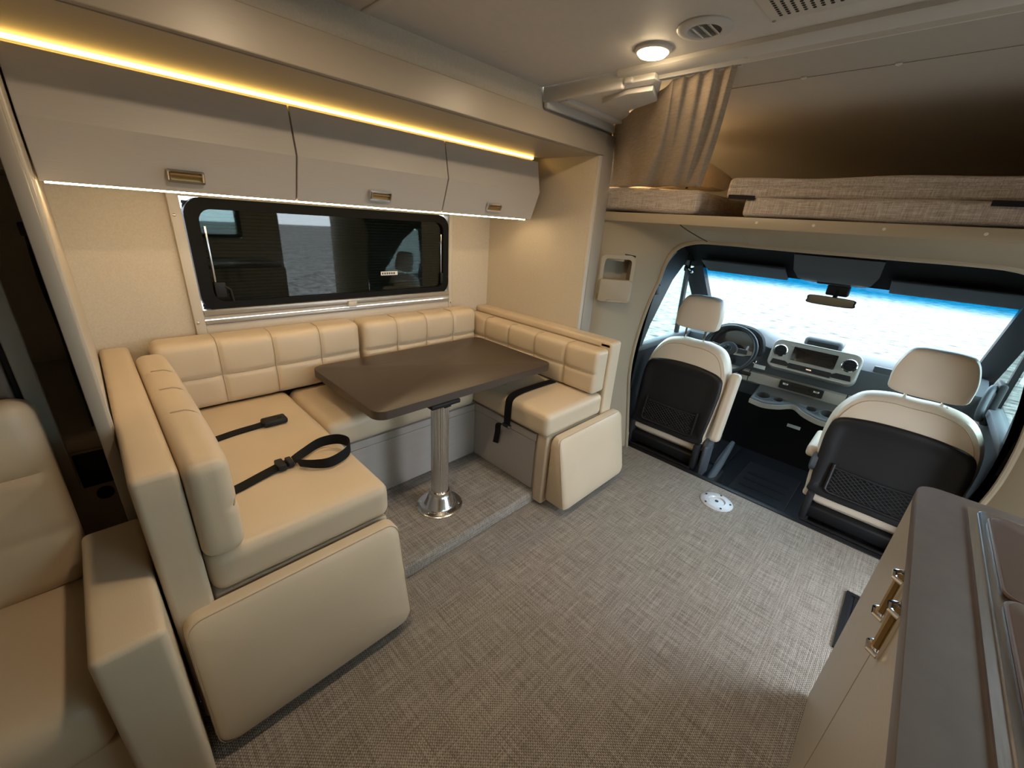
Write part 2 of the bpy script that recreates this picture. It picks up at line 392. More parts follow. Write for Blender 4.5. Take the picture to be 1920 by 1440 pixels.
# fixed shell
struct(B().box((RX, 1.462, 1.935), (2.2, 1.50, 2.05)).box((-0.9, 1.462, 1.86), (2.2, 1.50, 1.94)).o('wall_left_upper', STRIPM, smooth=False), 'textured wall strip above the slide-out fascia', 'wall')
struct(B().box((RX, 2.62, -0.04), (-0.05, 2.68, 2.05)).box((-.078, 2.33, -.04), (-.05, 2.63, 2.05)).o('wall_left_rear', DARKN, smooth=False), 'cream wall behind the bed nook', 'wall')
struct(B().box((RX - .05, WR, -0.04), (RX, 2.68, 2.05)).o('wall_rear', WALL, smooth=False), 'cream wall behind the camera', 'wall')
struct(B().box((RX, WR, CZ), (1.60, 1.47, CZ + .05)).box((RX, 1.46, CZ), (-0.05, 2.68, CZ + .05)).o('ceiling', CEIL, smooth=False), 'smooth grey beige ceiling panel', 'ceiling')
# right wall with kitchen window and open entry door
rw = B()
KX0, KX1, KZ0, KZ1 = 0.45, 1.25, 1.10, 1.58
DX0, DX1, DZ1 = 1.62, 2.26, 1.86
for lo, hi in (((RX, WR - .05, -.04), (KX0, WR, 2.05)), ((KX0, WR - .05, -.04), (KX1, WR, KZ0)), ((KX0, WR - .05, KZ1), (KX1, WR, 2.05)),
               ((KX1, WR - .05, -.04), (DX0, WR, 2.05)), ((DX0, WR - .05, DZ1), (DX1, WR, 2.05)), ((DX1, WR - .05, -.3), (2.52, WR, 2.05))):
    rw.box(lo, hi)
struct(rw.o('wall_right', WALL, smooth=False), 'cream wall behind the kitchen counter', 'wall')
kw = struct(B().add(*ring(rrect(KX0, KZ0, KX1, KZ1, .05), rrect(KX0 + .04, KZ0 + .04, KX1 - .04, KZ1 - .04, .03), XZ(WR), -.055, .012)).o('window_2', RUBF), 'black framed window above the kitchen counter', 'window')
B().box((KX0 + .03, WR - .03, KZ0 + .03), (KX1 - .03, WR - .026, KZ1 - .03)).o('pane', SIDEG, kw)
dr = struct(B().box((DX0 - .04, WR - .06, 0), (DX0, WR + .01, DZ1)).box((DX1, WR - .06, 0), (DX1 + .04, WR + .01, DZ1)).box((DX0 - .04, WR - .06, DZ1), (DX1 + .04, WR + .01, DZ1 + .04)).o('door_1', TRIMW), 'open entry doorway frame beside the kitchen', 'door')

# front ceiling trim (moulded white rail), corner moulding, cabover liner
t5 = B()
rows = []
for k in range(15):
    y = -0.75 + (1.07 + .75) * k / 14
    sag = 0.016 * math.sin(PI * k / 14)
    x0 = 1.585 - sag
    rows.append([(x0, y, 2.032), (x0, y, 2.016), (x0 + .008, y, 2.008), (x0 + .05, y, 2.002), (x0 + .058, y, 1.992), (x0 + .066, y, 1.992), (x0 + .075, y, 2.004), (x0 + .10, y, 2.02)])
t5.grid(rows)
t5 = struct(t5.o('trim_5', WHITE), 'white moulded rail across the ceiling in front of the bunk', 'trim')
for y in (1.0, .62, .25, -.1, -.45):
    B().lathe([(.006, 0), (.006, .003), (.003, .005)], (1.625, y, 2.003), (0, 0, -1), 10).o('screw', WHITE, t5)
cm_ = B()
mold = [(1.606, 1.452), (2.16, 1.452), (2.14, 1.33), (1.90, 1.19), (1.80, 1.00), (1.66, 0.92), (1.606, 0.92)]
cm_.prism([(x, y, 1.985) for x, y in mold], (0, 0, 0.055), 0.008, 2)
cm_.prism([(1.608, 1.43, 1.95), (2.18, 1.43, 1.95), (2.18, 1.4575, 1.95), (1.608, 1.4575, 1.95)], (0, 0, 0.06), 0.01, 3)
cm_.prism([(1.601, 1.05, 1.972), (1.625, 1.05, 1.972), (1.625, 1.4585, 1.972), (1.601, 1.4585, 1.972)], (0, 0, 0.07), 0.008, 3)
cm_.prism([(1.66, 0.95, 1.965), (1.80, 1.00, 1.965), (1.88, 1.18, 1.965), (1.72, 1.22, 1.965), (1.655, 1.06, 1.965)], (0, 0, 0.03), 0.006, 2)
cm_.prism([(1.64, 1.34, 1.972), (2.10, 1.34, 1.972), (2.10, 1.40, 1.972), (1.64, 1.40, 1.972)], (0, 0, 0.03), 0.006, 2)
cmo = struct(cm_.o('trim_6', WHITE), 'white moulded corner plate between ceiling and curtain', 'trim')
B().box((1.594, 1.005, 1.985), (1.626, 1.045, 2.006), 0.008, 3).o('clip', WHITE, cmo)
# cabover liner: profile in x,z swept over y
prof = spline([(1.66, 2.0), (1.9, 2.0), (2.2, 2.005), (2.55, 1.995), (2.9, 1.955), (3.2, 1.885), (3.42, 1.77), (3.52, 1.62), (3.54, 1.5)], 5)
rows = []
for k in range(13):
    y = -0.78 + (1.62 + .78) * k / 12
    rows.append([(x, y, z) for x, z in prof])
struct(B().grid(rows, (0, 0, 0.03)).o('ceiling_cabover', CABOV), 'dark grey curved liner above the cabover bunk', 'ceiling')
lin = bpy.data.objects['ceiling_cabover']
B().box((1.898, -.76, 1.9985), (1.902, 1.5, 2.0005)).o('seam', TRIMG, lin)
for x, y, z in ((1.89, .51, 1.999), (1.895, .26, 1.999), (1.89, -.1, 1.999), (3.36, .82, 1.80), (3.36, .45, 1.80), (3.36, .1, 1.80)):
    B().lathe([(.009, 0), (.009, .003), (.004, .006)], (x, y, z), (0, 0, -1), 10).o('screw', WHITE, lin)
struct(B().box((2.2, 1.50, 1.5), (3.6, 1.54, 2.03)).o('wall_cabover_left', CABW, smooth=False), 'plain end wall of the cabover bunk behind the curtain', 'wall')
struct(B().box((1.6, WR - .05, 1.5), (3.6, WR, 2.04)).o('wall_cabover_right', CABW, smooth=False), 'end wall of the cabover bunk above the entry', 'wall')
bunk = struct(B().box((2.205, WR, 1.515), (3.55, 1.50, 1.56), 0.004).o('floor_bunk', TAN, smooth=False), 'tan bunk board under the grey mattresses', 'floor')

# tan surround of the cab opening (loft from the outer line to the rounded arch)
inner = [(1.150, -.30), (1.169, 0.0), (1.216, .31), (1.250, .54), (1.250, .74), (1.229, .925), (1.192, 1.105), (1.135, 1.276), (1.06, 1.385), (.95, 1.43), (.80, 1.437), (.62, 1.436), (.42, 1.435)]
inner = inner + [(.77 - y if z < 1.3 else .72 - y, z) for y, z in inner[:-1]][::-1]
outer = [(1.45, -.30), (1.45, 0), (1.45, .31), (1.45, .54), (1.45, .74), (1.45, .925), (1.45, 1.105), (1.45, 1.30), (1.45, 1.515), (1.12, 1.515), (.86, 1.515), (.64, 1.515), (.42, 1.515)]
outer = outer + [(-.75 if y == 1.45 else .84 - y, z) for y, z in outer[:-1]][::-1]
inner = spline(inner, 4); outer = spline(outer, 4)
rows = []
for (yi, zi), (yo, zo) in zip(inner, outer):
    row = []
    xi = 2.50 if zi < 1.2 else 2.50 - .12 * min(1, (zi - 1.2) / .23)
    for t in (0, .15, .3, .45, .6, .72, .82, .9, .96, 1.0):
        x = 2.205 + (xi - 2.205) * (t ** 1.6)
        row.append((x, yo + (yi - yo) * t, zo + (zi - zo) * t))
    a = row[-1]
    dy = (yo - yi); dz = (zo - zi); L = max(1e-6, math.hypot(dy, dz)); dy /= L; dz /= L
    row.append((xi + .012, yi + .004 * dy, zi + .004 * dz)); row.append((xi + .03, yi + .02 * dy, zi + .02 * dz)); row.append((xi + .05, yi + .06 * dy, zi + .06 * dz))
    rows.append(row)
ab_ = B().grid(rows)
nc = len(rows[0])
def in_pocket(f):
    j = min(q % nc for q in f); c = sum((Vector(ab_.v[q]) for q in f), Vector()) / len(f)
    return 1 <= j <= 3 and 1.10 < c.z < 1.315 and c.y > 1
ab_.f = [f for f in ab_.f if not in_pocket(f)]
arch = struct(ab_.o('wall_cab_surround', TAN), 'tan moulded surround of the cab opening with rounded arch', 'wall')
# lighter rolled edge along the arch
B().tube([(r[9][0] - .004, r[9][1], r[9][2]) for r in rows], .012, 8).o('arch_bead', TAN2, arch)
lipb = B()
lipb.grid([[(2.195, y, 1.512), (2.190, y, 1.53), (2.195, y, 1.558), (2.21, y, 1.56)] for y in (1.45, 1.0, .5, 0, -.4, -.75)], (.012, 0, 0))
lipb.o('bunk_lip', TAN2, arch)
B().tube([Vector(p) + Vector((-.0008, 0, -.0008)) for p in rows[38][:10]], .0022, 5).o('panel_joint', DASHD, arch)
B().tube([Vector(p) + Vector((-.0008, 0, -.0008)) for p in rows[43][:10]], .0010, 5).o('panel_joint', TRIMG, arch)
for y in (.62, .40, .17, -.1): B().lathe([(.006, 0), (.006, .002), (.003, .003)], (2.192, y, 1.538), (-1, 0, 0), 8).o('screw', TRIMW, arch)
# black inner reveal of the B pillar, both sides, and threshold
for sgn, name in ((1, 'trim_7'), (-1, 'trim_8')):
    rr = []
    for (yi, zi) in inner[:int(len(inner) * .33)]:
        y = yi + .03; y2 = 1.37
        xi = 2.51
        if sgn < 0: y, y2 = .84 - y, .84 - y2
        rr.append([(xi, y, zi), (xi + .06, y + .01 * sgn, zi), (xi + .26, y2, zi)])
    struct(B().grid(rr).o(name, BLACK), 'black pillar trim on the %s side of the cab opening' % ('driver' if sgn > 0 else 'passenger'), 'trim')
th = struct(B().box((2.512, -.40, -.03), (2.55, 1.22, 0.006), 0.004).o('trim_9', BLACK), 'black threshold strip where the woven floor meets the cab', 'trim')
struct(B().box((2.53, -.44, -.30), (2.55, 1.26, -.01)).o('wall_cab_riser', BLACK, smooth=False), 'black riser under the edge of the living floor', 'wall')
struct(B().box((2.52, -.55, -.33), (3.95, 1.40, -.29)).o('floor_cab', RUB, smooth=False), 'black rubber floor of the driving cab', 'floor')

# cab shell: doors, pillars, roof, windshield
YL, YR = 1.33, -.49
def side(sgn, nm_wall, nm_win, who):
    Y = YL if sgn > 0 else YR
    yo = lambda d: Y + sgn * d
    def pan(poly, name, m, d0, d1, par=None, bev=0.0):
        b = B(); b.prism([(x, yo(d0), z) for x, z in poly], (0, sgn * (d1 - d0), 0), bev); return b.o(name, m, par)
    wl = struct(pan([(2.56, -.3), (3.55, -.3), (3.62, .2), (3.98, .55), (4.02, .68), (2.56, .66)], nm_wall, DASHD, 0, .05), 'dark lower door panel on the %s side of the cab' % who, 'wall')
    pan([(2.55, .6), (2.68, .6), (2.80, .85), (3.02, 1.15), (3.22, 1.30), (3.3, 1.46), (2.4, 1.46), (2.4, 1.2), (2.55, 1.0)], 'rear_pillar', BLACK, -.02, .05, wl)
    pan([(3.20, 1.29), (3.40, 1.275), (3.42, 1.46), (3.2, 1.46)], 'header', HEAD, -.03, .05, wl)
    pan([(2.62, .655), (3.98, .655), (3.98, .70), (2.70, .70)], 'window_sill', DASH, -.03, .03, wl, .008)
    wn = struct(pan([(2.68, .69), (2.82, .86), (3.03, 1.15), (3.22, 1.295), (3.40, 1.28), (3.97, .73), (3.98, .69)], nm_win, SIDEG, .012, .016), 'clear side window of the %s door' % who, 'window')
    pan([(3.345, .70), (3.385, .70), (3.33, 1.28), (3.29, 1.28)], 'divider_bar', BLACK, -.005, .02, wn)
    pan([(2.655, .69), (2.69, .69), (2.84, .86), (3.04, 1.14), (3.22, 1.28), (3.22, 1.305), (3.02, 1.165), (2.80, .87)], 'gasket', BLACK, -.008, .02, wn)
    return wl
side(1, 'wall_cab_left', 'window_3', 'driver'); side(-1, 'wall_cab_right', 'window_4', 'passenger')
rows = []
for i in range(9):
    t = i / 8; row = []
    for k in range(17):
        u = k / 16; bow = .10 * (1 - (2 * u - 1) ** 2)
        y = YL + .0 + (YR - YL) * u
        row.append((4.05 - .65 * t + bow * (1 - .4 * t), y, .68 + .565 * t + .0 * bow))
    rows.append(row)
ws = struct(B().grid(rows, (0.006, 0, .004)).o('window_5', WSG), 'wide windshield with blue tinted top band', 'window')
for sgn, nm in ((1, 'trim_10'), (-1, 'trim_11')):
    y = YL if sgn > 0 else YR
    b = B(); prs = []
    for t in (0, .25, .5, .75, 1):
        x = 4.04 - .66 * t; z = .66 + .60 * t
        wd = .085
        prs.append([(x - .10, y + sgn * .012, z - .04), (x - .085, y - sgn * .03, z - .03), (x - .04, y - sgn * wd, z), (x + .01, y - sgn * wd, z + .02), (x + .02, y + sgn * .02, z + .02)])
    b.grid(prs)
    struct(b.o(nm, DASHD), 'dark windshield pillar on the %s side' % ('driver' if sgn > 0 else 'passenger'), 'trim')
# cab roof liner
rows = []
for k in range(11):
    y = YL + .14 + (YR - .14 - YL - .14) * k / 10
    rows.append([(2.40, y, 1.50), (2.75, y, 1.475), (3.0, y, 1.42), (3.22, y, 1.33), (3.36, y, 1.262), (3.41, y, 1.235), (3.44, y, 1.262), (3.4, y, 1.35), (3.2, y, 1.49), (2.4, y, 1.53)])
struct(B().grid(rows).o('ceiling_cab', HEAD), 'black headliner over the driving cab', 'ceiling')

# gravel outside
g = B().box((-40, -60, -1.15), (90, 60, -1.05)); g = struct(g.o('ground', GRAVEL, smooth=False), 'sunlit pale gravel yard outside', 'ground')

# ================================================================== WINDOW OVER THE DINETTE
fr = rrect(wx0 + .025, .985, wx1 - .005, 1.475, .075, 8); fi = rrect(wx0 + .075, 1.03, wx1 - .045, 1.43, .05, 8)
win = struct(B().add(*ring(fr, fi, XZ(WB), -.014, .05)).o('window_1', RUBF), 'wide dark tinted window with rounded black frame above the dinette', 'window')
B().box((wx0 + .06, WB + .004, 1.01), (wx1 - .03, WB + .008, 1.45)).o('pane', PANE, win)
slat = None
ns = 30
for k in range(ns):
    z = .99 + .47 * (k + .5) / ns
    b = B().box((wx0 + .03, WB + .018, z - .0079), (wx1 - .01, WB + .026, z + .0079), 0.003, 1)
    b.o('slat', SLATM, win)
for xx in (wx0 + .088, wx1 - .058):
    B().box((xx, WB - .004, 1.12), (xx + .008, WB + .003, 1.36), .002).o('side_channel', ALU, win)
    B().box((xx - .005, WB - .012, 1.05), (xx + .04, WB + .0, 1.12), .006).o('catch', BLACK, win)
    B().tube([(xx + .035, WB - .01, 1.10), (xx + .055, WB - .012, 1.085), (xx + .06, WB - .012, 1.03)], .005, 6).o('latch_lever', BLACK, win)
stk = B().box((1.22, WB + .0025, 1.118), (1.33, WB + .0036, 1.140)).o('sticker', LABELW, win, label='small white sticker on the glass')
for k in range(6): B().box((1.226 + k * .015, WB + .0018, 1.123), (1.237 + k * .015, WB + .0026, 1.135)).o('print_mark', LABELK, stk, smooth=False)
B().box((.285, WB - .022, .86), (wx0 + .02, WB + .01, 1.49), .004).o('jamb', TRIMW, win)
B().box((1.70, WB - .022, .86), (1.728, WB + .01, 1.49), .003).o('jamb', TRIMW, win)
B().box((.285, WB - .03, .84), (1.735, WB + .01, .885), .004).o('frame_sill', TRIMW, win)
for z0, z1, d, m in ((.975, 1.0, .028, RAILM), (.955, .972, .018, TRIMW), (.935, .95, .026, RAILM), (.882, .932, .016, TRIMW)):
    B().box((wx0 + .02, WB - d, z0), (1.702, WB + .01, z1), .003).o('blind_rail', m, win)
B().box((.992, WB - .042, .957), (1.04, WB - .014, .99), .004).o('pull_tab', TRIMW, win)
for (x, z) in ((.297, .945), (.297, 1.40), (1.713, .92)): B().lathe([(.006, 0), (.006, .002), (.003, .004)], (x, WB - .022, z), (0, -1, 0), 10).o('screw', STEEL, win)

# ================================================================== OVERHEAD CABINET
oc = thing('overhead_cabinet', 'long grey laminate overhead cabinet with three lift-up doors above the window', 'cabinet', (1.0, 2.05, 1.486))
prf = [(1.845, 1.80), (1.815, 1.641), (1.868, 1.492), (WB - .001, 1.492), (WB - .001, 1.80)]
B().prism([(-.035, y, z) for y, z in prf], (2.045, 0, 0)).box((-.045, 1.86, 1.79), (2.0, 1.93, 1.829)).o('body', CABIN, oc, smooth=False)
dprof = [(1.827, 1.805), (1.794, 1.641), (1.851, 1.486), (1.868, 1.492), (1.812, 1.641), (1.845, 1.808)]
for x0, x1, hx in ((-.045, .637, .293), (.643, 1.336, .985), (1.342, 2.014, 1.67)):
    d = B().prism([(x0, y, z) for y, z in dprof], (x1 - x0, 0, 0), .0015, 1).o('door', CABIN, oc, smooth=False)
    # chrome pull: frame, brown-gold plate, on the lower facet
    zc = 1.537; n = Vector((0, -.155, -.057)).normalized(); up = Vector((0, -.057, .155)).normalized()
    ctr = Vector((hx, 1.827, zc)) + n * .007
    mp = lambda a, b, dd: ctr + Vector((1, 0, 0)) * a + up * b + n * dd
    h = B().add(*ring(rrect(-.050, -.021, .050, .021, .006), rrect(-.042, -.013, .042, .014, .004), mp, -.004, .007)).o('handle', CHROME, d)
    B().puff(rrect(-.043, -.015, .043, .015, .004), [(0, -.003), (0, .000)], mp).o('handle_inlay', BRGOLD, d)
    B().tube([mp(-.042, .004, .004), mp(.042, .004, .004)], .004, 8).o('handle_bar', BRGOLD, d)
    for ee in (-.046, .046): B().tube([mp(ee, -.012, .008), mp(ee, .015, .010)], .004, 6).o('handle_cheek', CHROME, d)
# LED strips
l1 = thing('led_strip', 'glowing yellow LED strip along the top of the overhead cabinet', 'light strip', (1.0, 1.85, 1.82))
B().box((-.045, 1.853, 1.818), (2.0, 1.859, 1.829)).o('diffuser', LEDY, l1, smooth=False)
B().box((-.045, 1.859, 1.815), (2.004, 1.866, 1.8295)).o('channel', RAILM, l1, smooth=False)
l2 = thing('led_strip', 'bright white LED strip along the bottom edge of the overhead cabinet', 'light strip', (1.0, 1.88, 1.48))
B().box((-.035, 1.872, 1.482), (1.985, 1.882, 1.488)).o('diffuser', LEDW, l2, smooth=False)
B().box((-.04, 1.868, 1.4875), (1.99, 1.888, 1.4915)).o('channel', RAILM, l2, smooth=False)

# ================================================================== DINETTE
def tuft(faceax, sgn, seams_u, uax, seams_v, vax, depth=.006, wid=.012, puff=.012, wrap=True):
    """seams pressed into one face (and over the neighbouring edges), panels puffed between them"""
    def f(p, n, h):
        u = p[uax] / h[uax]; v = p[vax] / h[vax]
        wgt = max(0, n[faceax] * sgn)
        d = 0
        du = min([abs(u - s) * h[uax] for s in seams_u] + [9]); dv = min([abs(v - s) * h[vax] for s in seams_v] + [9])
        top = max(0, n[vax])
        gu = math.exp(-(du / wid) ** 2); gv = math.exp(-(dv / wid) ** 2)
        knot = math.exp(-(du / (wid * 2.6)) ** 2) * math.exp(-(dv / (wid * 2.6)) ** 2)
        d += puff * wgt * max(0, 1 - u ** 4) * max(0, 1 - v ** 4)
        d -= depth * wgt * max(gu, gv) + depth * 1.2 * wgt * knot
        if wrap: d -= depth * .3 * top * gu
        return d
    return f
def seam_lines(lo, hi, r, disp, faceax, sgn, seams_u, uax, seams_v):
    """stitched lines that follow the surface of a tufted cushion: over the top and down the face, and along the face"""
    lo = Vector(lo); hi = Vector(hi); c = (lo + hi) / 2; h = (hi - lo) / 2; out = []
    def pt(p):
        q = Vector([max(-(h[k] - r), min(h[k] - r, p[k])) for k in range(3)]); d = Vector(p) - q; nn = d.normalized()
        o_ = q + nn * r; return o_ + nn * (disp(o_, nn, h) + .0022) + c
    for su in seams_u:
        path = []
        def add(f, z):
            p = [0, 0, 0]; p[uax] = su * h[uax]; p[faceax] = f; p[2] = z; path.append(pt(p))
        for k in range(7): add(-sgn * h[faceax] * .4 + sgn * h[faceax] * 1.4 * k / 6, h[2])
        for k in range(1, 13): add(sgn * h[faceax], h[2] - 2 * h[2] * .97 * k / 12)
        out.append(path)
    for sv_ in seams_v:
        path = []
        for k in range(61):
            p = [0, 0, 0]; p[uax] = h[uax] * (-.985 + 1.97 * k / 60); p[faceax] = sgn * h[faceax]; p[2] = sv_ * h[2]; path.append(pt(p))
        out.append(path)
    return out
def back_cushion(lo, hi, r, n, faceax, sgn, seams_u, uax, label, seams_v=(-.04,), depth=.007, puff=.012):
    d = tuft(faceax, sgn, seams_u, uax, list(seams_v), 2, depth=depth, puff=puff)
    t = thing('back_cushion', label, 'cushion', ((lo[0] + hi[0]) / 2, (lo[1] + hi[1]) / 2, lo[2]), GRP_C)
    h = [(hi[k] - lo[k]) / 2 for k in range(3)]; ex = [[], [], []]
    for q in (-.02, -.012, -.006, -.003, 0, .003, .006, .012, .02):
        ex[uax] += [u * h[uax] + q for u in seams_u]; ex[2] += [v * h[2] + q for v in seams_v]
    B().rbox(lo, hi, r, n, d, ex).o('cover', LEA, t)
    for pts in seam_lines(lo, hi, r, d, faceax, sgn, seams_u, uax, seams_v): B().tube(pts, .0017, 4, cap=False).o('seam', STI, t)
    return t
def plump(amount, axis=2):
    def f(p, n, h):
        q = [p[k] / h[k] for k in range(3)]; o_ = [k for k in range(3) if k != axis]
        return amount * max(0, n[axis]) * max(0, 1 - q[o_[0]] ** 4) * max(0, 1 - q[o_[1]] ** 4)
    return f
# bench boxes
GRP_C = 'dinette cushions'
b1 = thing('storage_bench', 'grey laminate bench box under the window, closed front panel', 'bench', (1.03, 1.95, .072))
B().box((.562, 1.715, .0725), (1.498, 2.285, .438)).o('carcass', BASEM, b1, smooth=False)
B().box((.577, 1.700, .385), (1.483, 1.716, .425), .003).o('front_rail', BASEM, b1, smooth=False)
B().box((.577, 1.706, .078), (1.488, 1.716, .38), .002).o('front_panel', BASEM, b1, smooth=False)
b2 = thing('storage_bench', 'grey laminate bench box beside the cab with cream end panel', 'bench', (1.8, 1.7, .072))
B().box((1.50, 1.19, .0725), (1.966, 2.285, .438)).o('carcass', BASEM, b2, smooth=False)
B().box((1.484, 1.205, .385), (1.50, 1.712, .43), .003).o('front_rail', BASEM, b2, smooth=False)
B().box((1.49, 1.21, .078), (1.502, 1.712, .38), .002).o('front_panel', BASEM, b2, smooth=False)
B().rbox((1.485, 1.125, .02), (1.965, 1.196, .440), .012, (6, 3, 6)).o('end_panel', LEA, b2)
b2b = thing('padded_partition', 'cream upholstered bench back with padded top rail beside the cab', 'partition', (2.01, 1.7, .072))
B().rbox((1.968, 1.115, .03), (2.068, 1.20, .874), .014, (4, 4, 20), plump(.002, 1)).o('end_post', LEA, b2b)
B().rbox((1.968, 1.12, .835), (2.069, 2.285, .876), .012, (4, 20, 3), plump(.003)).o('top_rail', LEA, b2b)
B().box((1.975, 1.19, .0725), (2.066, 2.286, .84), .004).o('back_board', LEA, b2b)
b3 = thing('storage_bench', 'cream ended bench box under the long seat cushion beside the sofa', 'bench', (.25, 1.7, .072))
B().box((.05, 1.20, .0725), (.56, 2.285, .438)).o('carcass', BASEM, b3, smooth=False)
B().rbox((.047, 1.125, .02), (.575, 1.20, .440), .012, (6, 3, 6)).o('end_panel', LEA, b3)
b3b = thing('padded_partition', 'cream upholstered bench back standing between sofa and dinette', 'partition', (0, 1.7, .072))
B().rbox((-.046, 1.105, .03), (.045, 2.285, .875), .016, (4, 26, 18), plump(.003)).o('back_board', LEA, b3b)
# seat cushions
def cushion(name, lo, hi, r, n, disp, label, cat='cushion', group=GRP_C, seam=None, mat_=LEA):
    t = thing(name, label, cat, ((lo[0] + hi[0]) / 2, (lo[1] + hi[1]) / 2, lo[2]), group)
    B().rbox(lo, hi, r, n, disp).o('cover', mat_, t)
    if seam:
        for pts in seam: B().tube(pts, .0016, 5).o('seam', STI, t)
    return t
cushion('seat_cushion', (.048, 1.115, .443), (.588, 2.19, .578), .038, (22, 34, 6), plump(.010), 'long cream seat cushion beside the sofa with two black belts on it',
        seam=[[(.09, 1.122, .45), (.57, 1.122, .45), (.584, 1.14, .45), (.584, 1.7, .45)]])
cushion('seat_cushion', (.594, 1.665, .443), (1.453, 2.19, .572), .038, (26, 16, 6), plump(.008), 'cream seat cushion under the window behind the table')
cushion('seat_cushion', (1.458, 1.115, .443), (1.962, 2.19, .575), .034, (18, 32, 6), plump(.010), 'cream seat cushion beside the cab with a black strap over it',
        seam=[[(1.478, 1.15, .568), (1.478, 1.70, .568)], [(1.463, 1.14, .46), (1.463, 1.70, .46)]])
# back cushions
sv = [-.03]
back_cushion((.105, 2.115, .588), (.985, 2.27, .900), .036, (40, 6, 16), 1, -1, [-.5, 0, .5], 0, 'tufted cream back cushion below the window at the sofa end')
back_cushion((1.003, 2.115, .585), (1.830, 2.27, .895), .036, (40, 6, 16), 1, -1, [-.5, 0, .5], 0, 'tufted cream back cushion below the window at the cab end')
back_cushion((1.848, 1.125, .588), (1.966, 2.275, .842), .022, (6, 50, 16), 0, -1, [-.62, -.2, .2, .6], 1, 'tufted cream back cushion leaning on the bench back beside the cab')
back_cushion((.047, 1.085, .590), (.142, 2.106, .882), .032, (6, 50, 16), 0, 1, [-.3, 0.12, .52], 1, 'tufted cream back cushion of the bench that backs onto the sofa')
# flip-down end cushions (wedge shape)
def leg_rest(x0, x1, label, puck):
    t = thing('end_cushion', label, 'cushion', ((x0 + x1) / 2, 1.05, .03), 'flip-down end cushions of the two benches')
    out = rrect(x0, .035, x1, .447, .045, 7)
    def mp(a, b, d):
        k = max(0, min(1, (b - .035) / .412))
        yb = 1.1135; thick = .132 - .085 * k ** 1.6
        bulge = .012 * (1 - ((a - x0) / (x1 - x0) * 2 - 1) ** 4) * (1 - (2 * k - 1) ** 4)
        wr = puck * .004 * math.sin(b * 110) * math.exp(-((a - x0) / .03) ** 2) * (1 if .3 < d < .95 else 0)
        return (a + wr, yb - d * (thick + (bulge if d > .8 else 0)) , b)
    B().puff(out, [(.03, 0), (.006, .02), (0, .10), (0, .78), (.006, .90), (.018, .97), (.04, 1.0), (.10, 1.0), (.17, 1.0), (.22, 1.0)], mp).o('cover', LEA, t)
    k0 = [(a, b) for a, b in rrect(x0 + .004, .039, x1 - .004, .443, .042, 7)]
    B().tube([mp(a, b, .92) for a, b in k0], .0014, 5, closed=True).o('piping', STI, t)
    return t
leg_rest(-.035, .585, 'large cream end cushion hanging down on the bench beside the sofa', .3)
leg_rest(1.500, 2.118, 'cream end cushion hanging down on the bench beside the cab', 1.0)
B().box((.012, 1.085, .425), (.040, 1.105, .440), .003).o('hinge', BLACK, b3b)

# table
tb = thing('dining_table', 'dark brown laminate dinette table on an aluminium pedestal', 'table', (1.03, 1.43, .072))
tz = .712
out = rrect(.690, 1.392, 1.805, 2.075, .055, 8)
B().puff(out, [(0.0015, .0345), (0, .036), (0, .0), ], lambda a, b, d: (a, b, tz - .0385 + d)).o('edge_band', TEDGE, tb)
B().puff(out, [(.0008, 0), (.0008, .002), (.003, .0028)], lambda a, b, d: (a, b, tz - .0025 + d)).o('top', TABLE, tb)
B().prism([(1.028 + (.0435 if k % 4 < 2 else .0420) * math.cos(2 * PI * k / 96), 1.432 + (.0435 if k % 4 < 2 else .0420) * math.sin(2 * PI * k / 96), .098) for k in range(96)], (0, 0, .575)).o('pole', ALU, tb, smooth=False)
B().box((.95, 1.38, .655), (1.11, 1.56, .674), .003).o('top_bracket', BLACK, tb)
B().box((1.02, 1.384, .645), (1.06, 1.40, .674), .004).o('release_tab', BLACK, tb)
fl = B().lathe([(.118, 0), (.118, .006), (.112, .011), (.080, .013), (.074, .02), (.060, .062), (.055, .072), (.050, .078), (.050, .094), (.044, .098)], (1.028, 1.432, .0722), n=36).o('base_flange', ALU, tb)
for k in range(6):
    a = 2 * PI * k / 6 + .3
    B().lathe([(.0065, 0), (.006, .003), (.003, .004)], (1.028 + .097 * math.cos(a), 1.432 + .097 * math.sin(a), .0838), n=10).o('screw', CHROME, fl)

# seat belts
st = thing('seat_belt', 'black belt with buckle lying on the cushion, farther from the bench end', 'belt', (.3, 1.79, .585), 'dinette lap belts')
B().ribbon(spline([(.13, 1.785, .588), (.19, 1.785, .5905), (.28, 1.80, .5925), (.36, 1.805, .594), (.385, 1.803, .598)], 5), (0, .045, 0), .003).o('webbing', BELT, st)
B().rbox((.375, 1.768, .590), (.47, 1.828, .616), .010, (6, 5, 3)).o('buckle', BLACK, st)
B().box((.435, 1.785, .6155), (.452, 1.812, .618), .001).o('release_button', DASHD, st)
st = thing('seat_belt', 'black belt curled into a loop on the cushion near the bench end', 'belt', (.3, 1.4, .585), 'dinette lap belts')
B().ribbon(spline([(.13, 1.385, .588), (.19, 1.39, .591), (.26, 1.412, .594), (.32, 1.428, .598), (.37, 1.43, .604)], 5), (0, .046, 0), .003).o('webbing', BELT, st)
B().box((.318, 1.398, .592), (.345, 1.456, .616), .005).o('adjuster', BLACK, st)
B().box((.352, 1.402, .595), (.372, 1.452, .615), .004).o('tongue', DASHD, st)
LP = spline([(.375, 1.428, .604), (.42, 1.45, .606), (.49, 1.475, .610), (.55, 1.455, .612), (.572, 1.40, .612), (.54, 1.345, .610), (.47, 1.322, .607), (.42, 1.35, .606), (.38, 1.40, .605)], 6)
wv = []
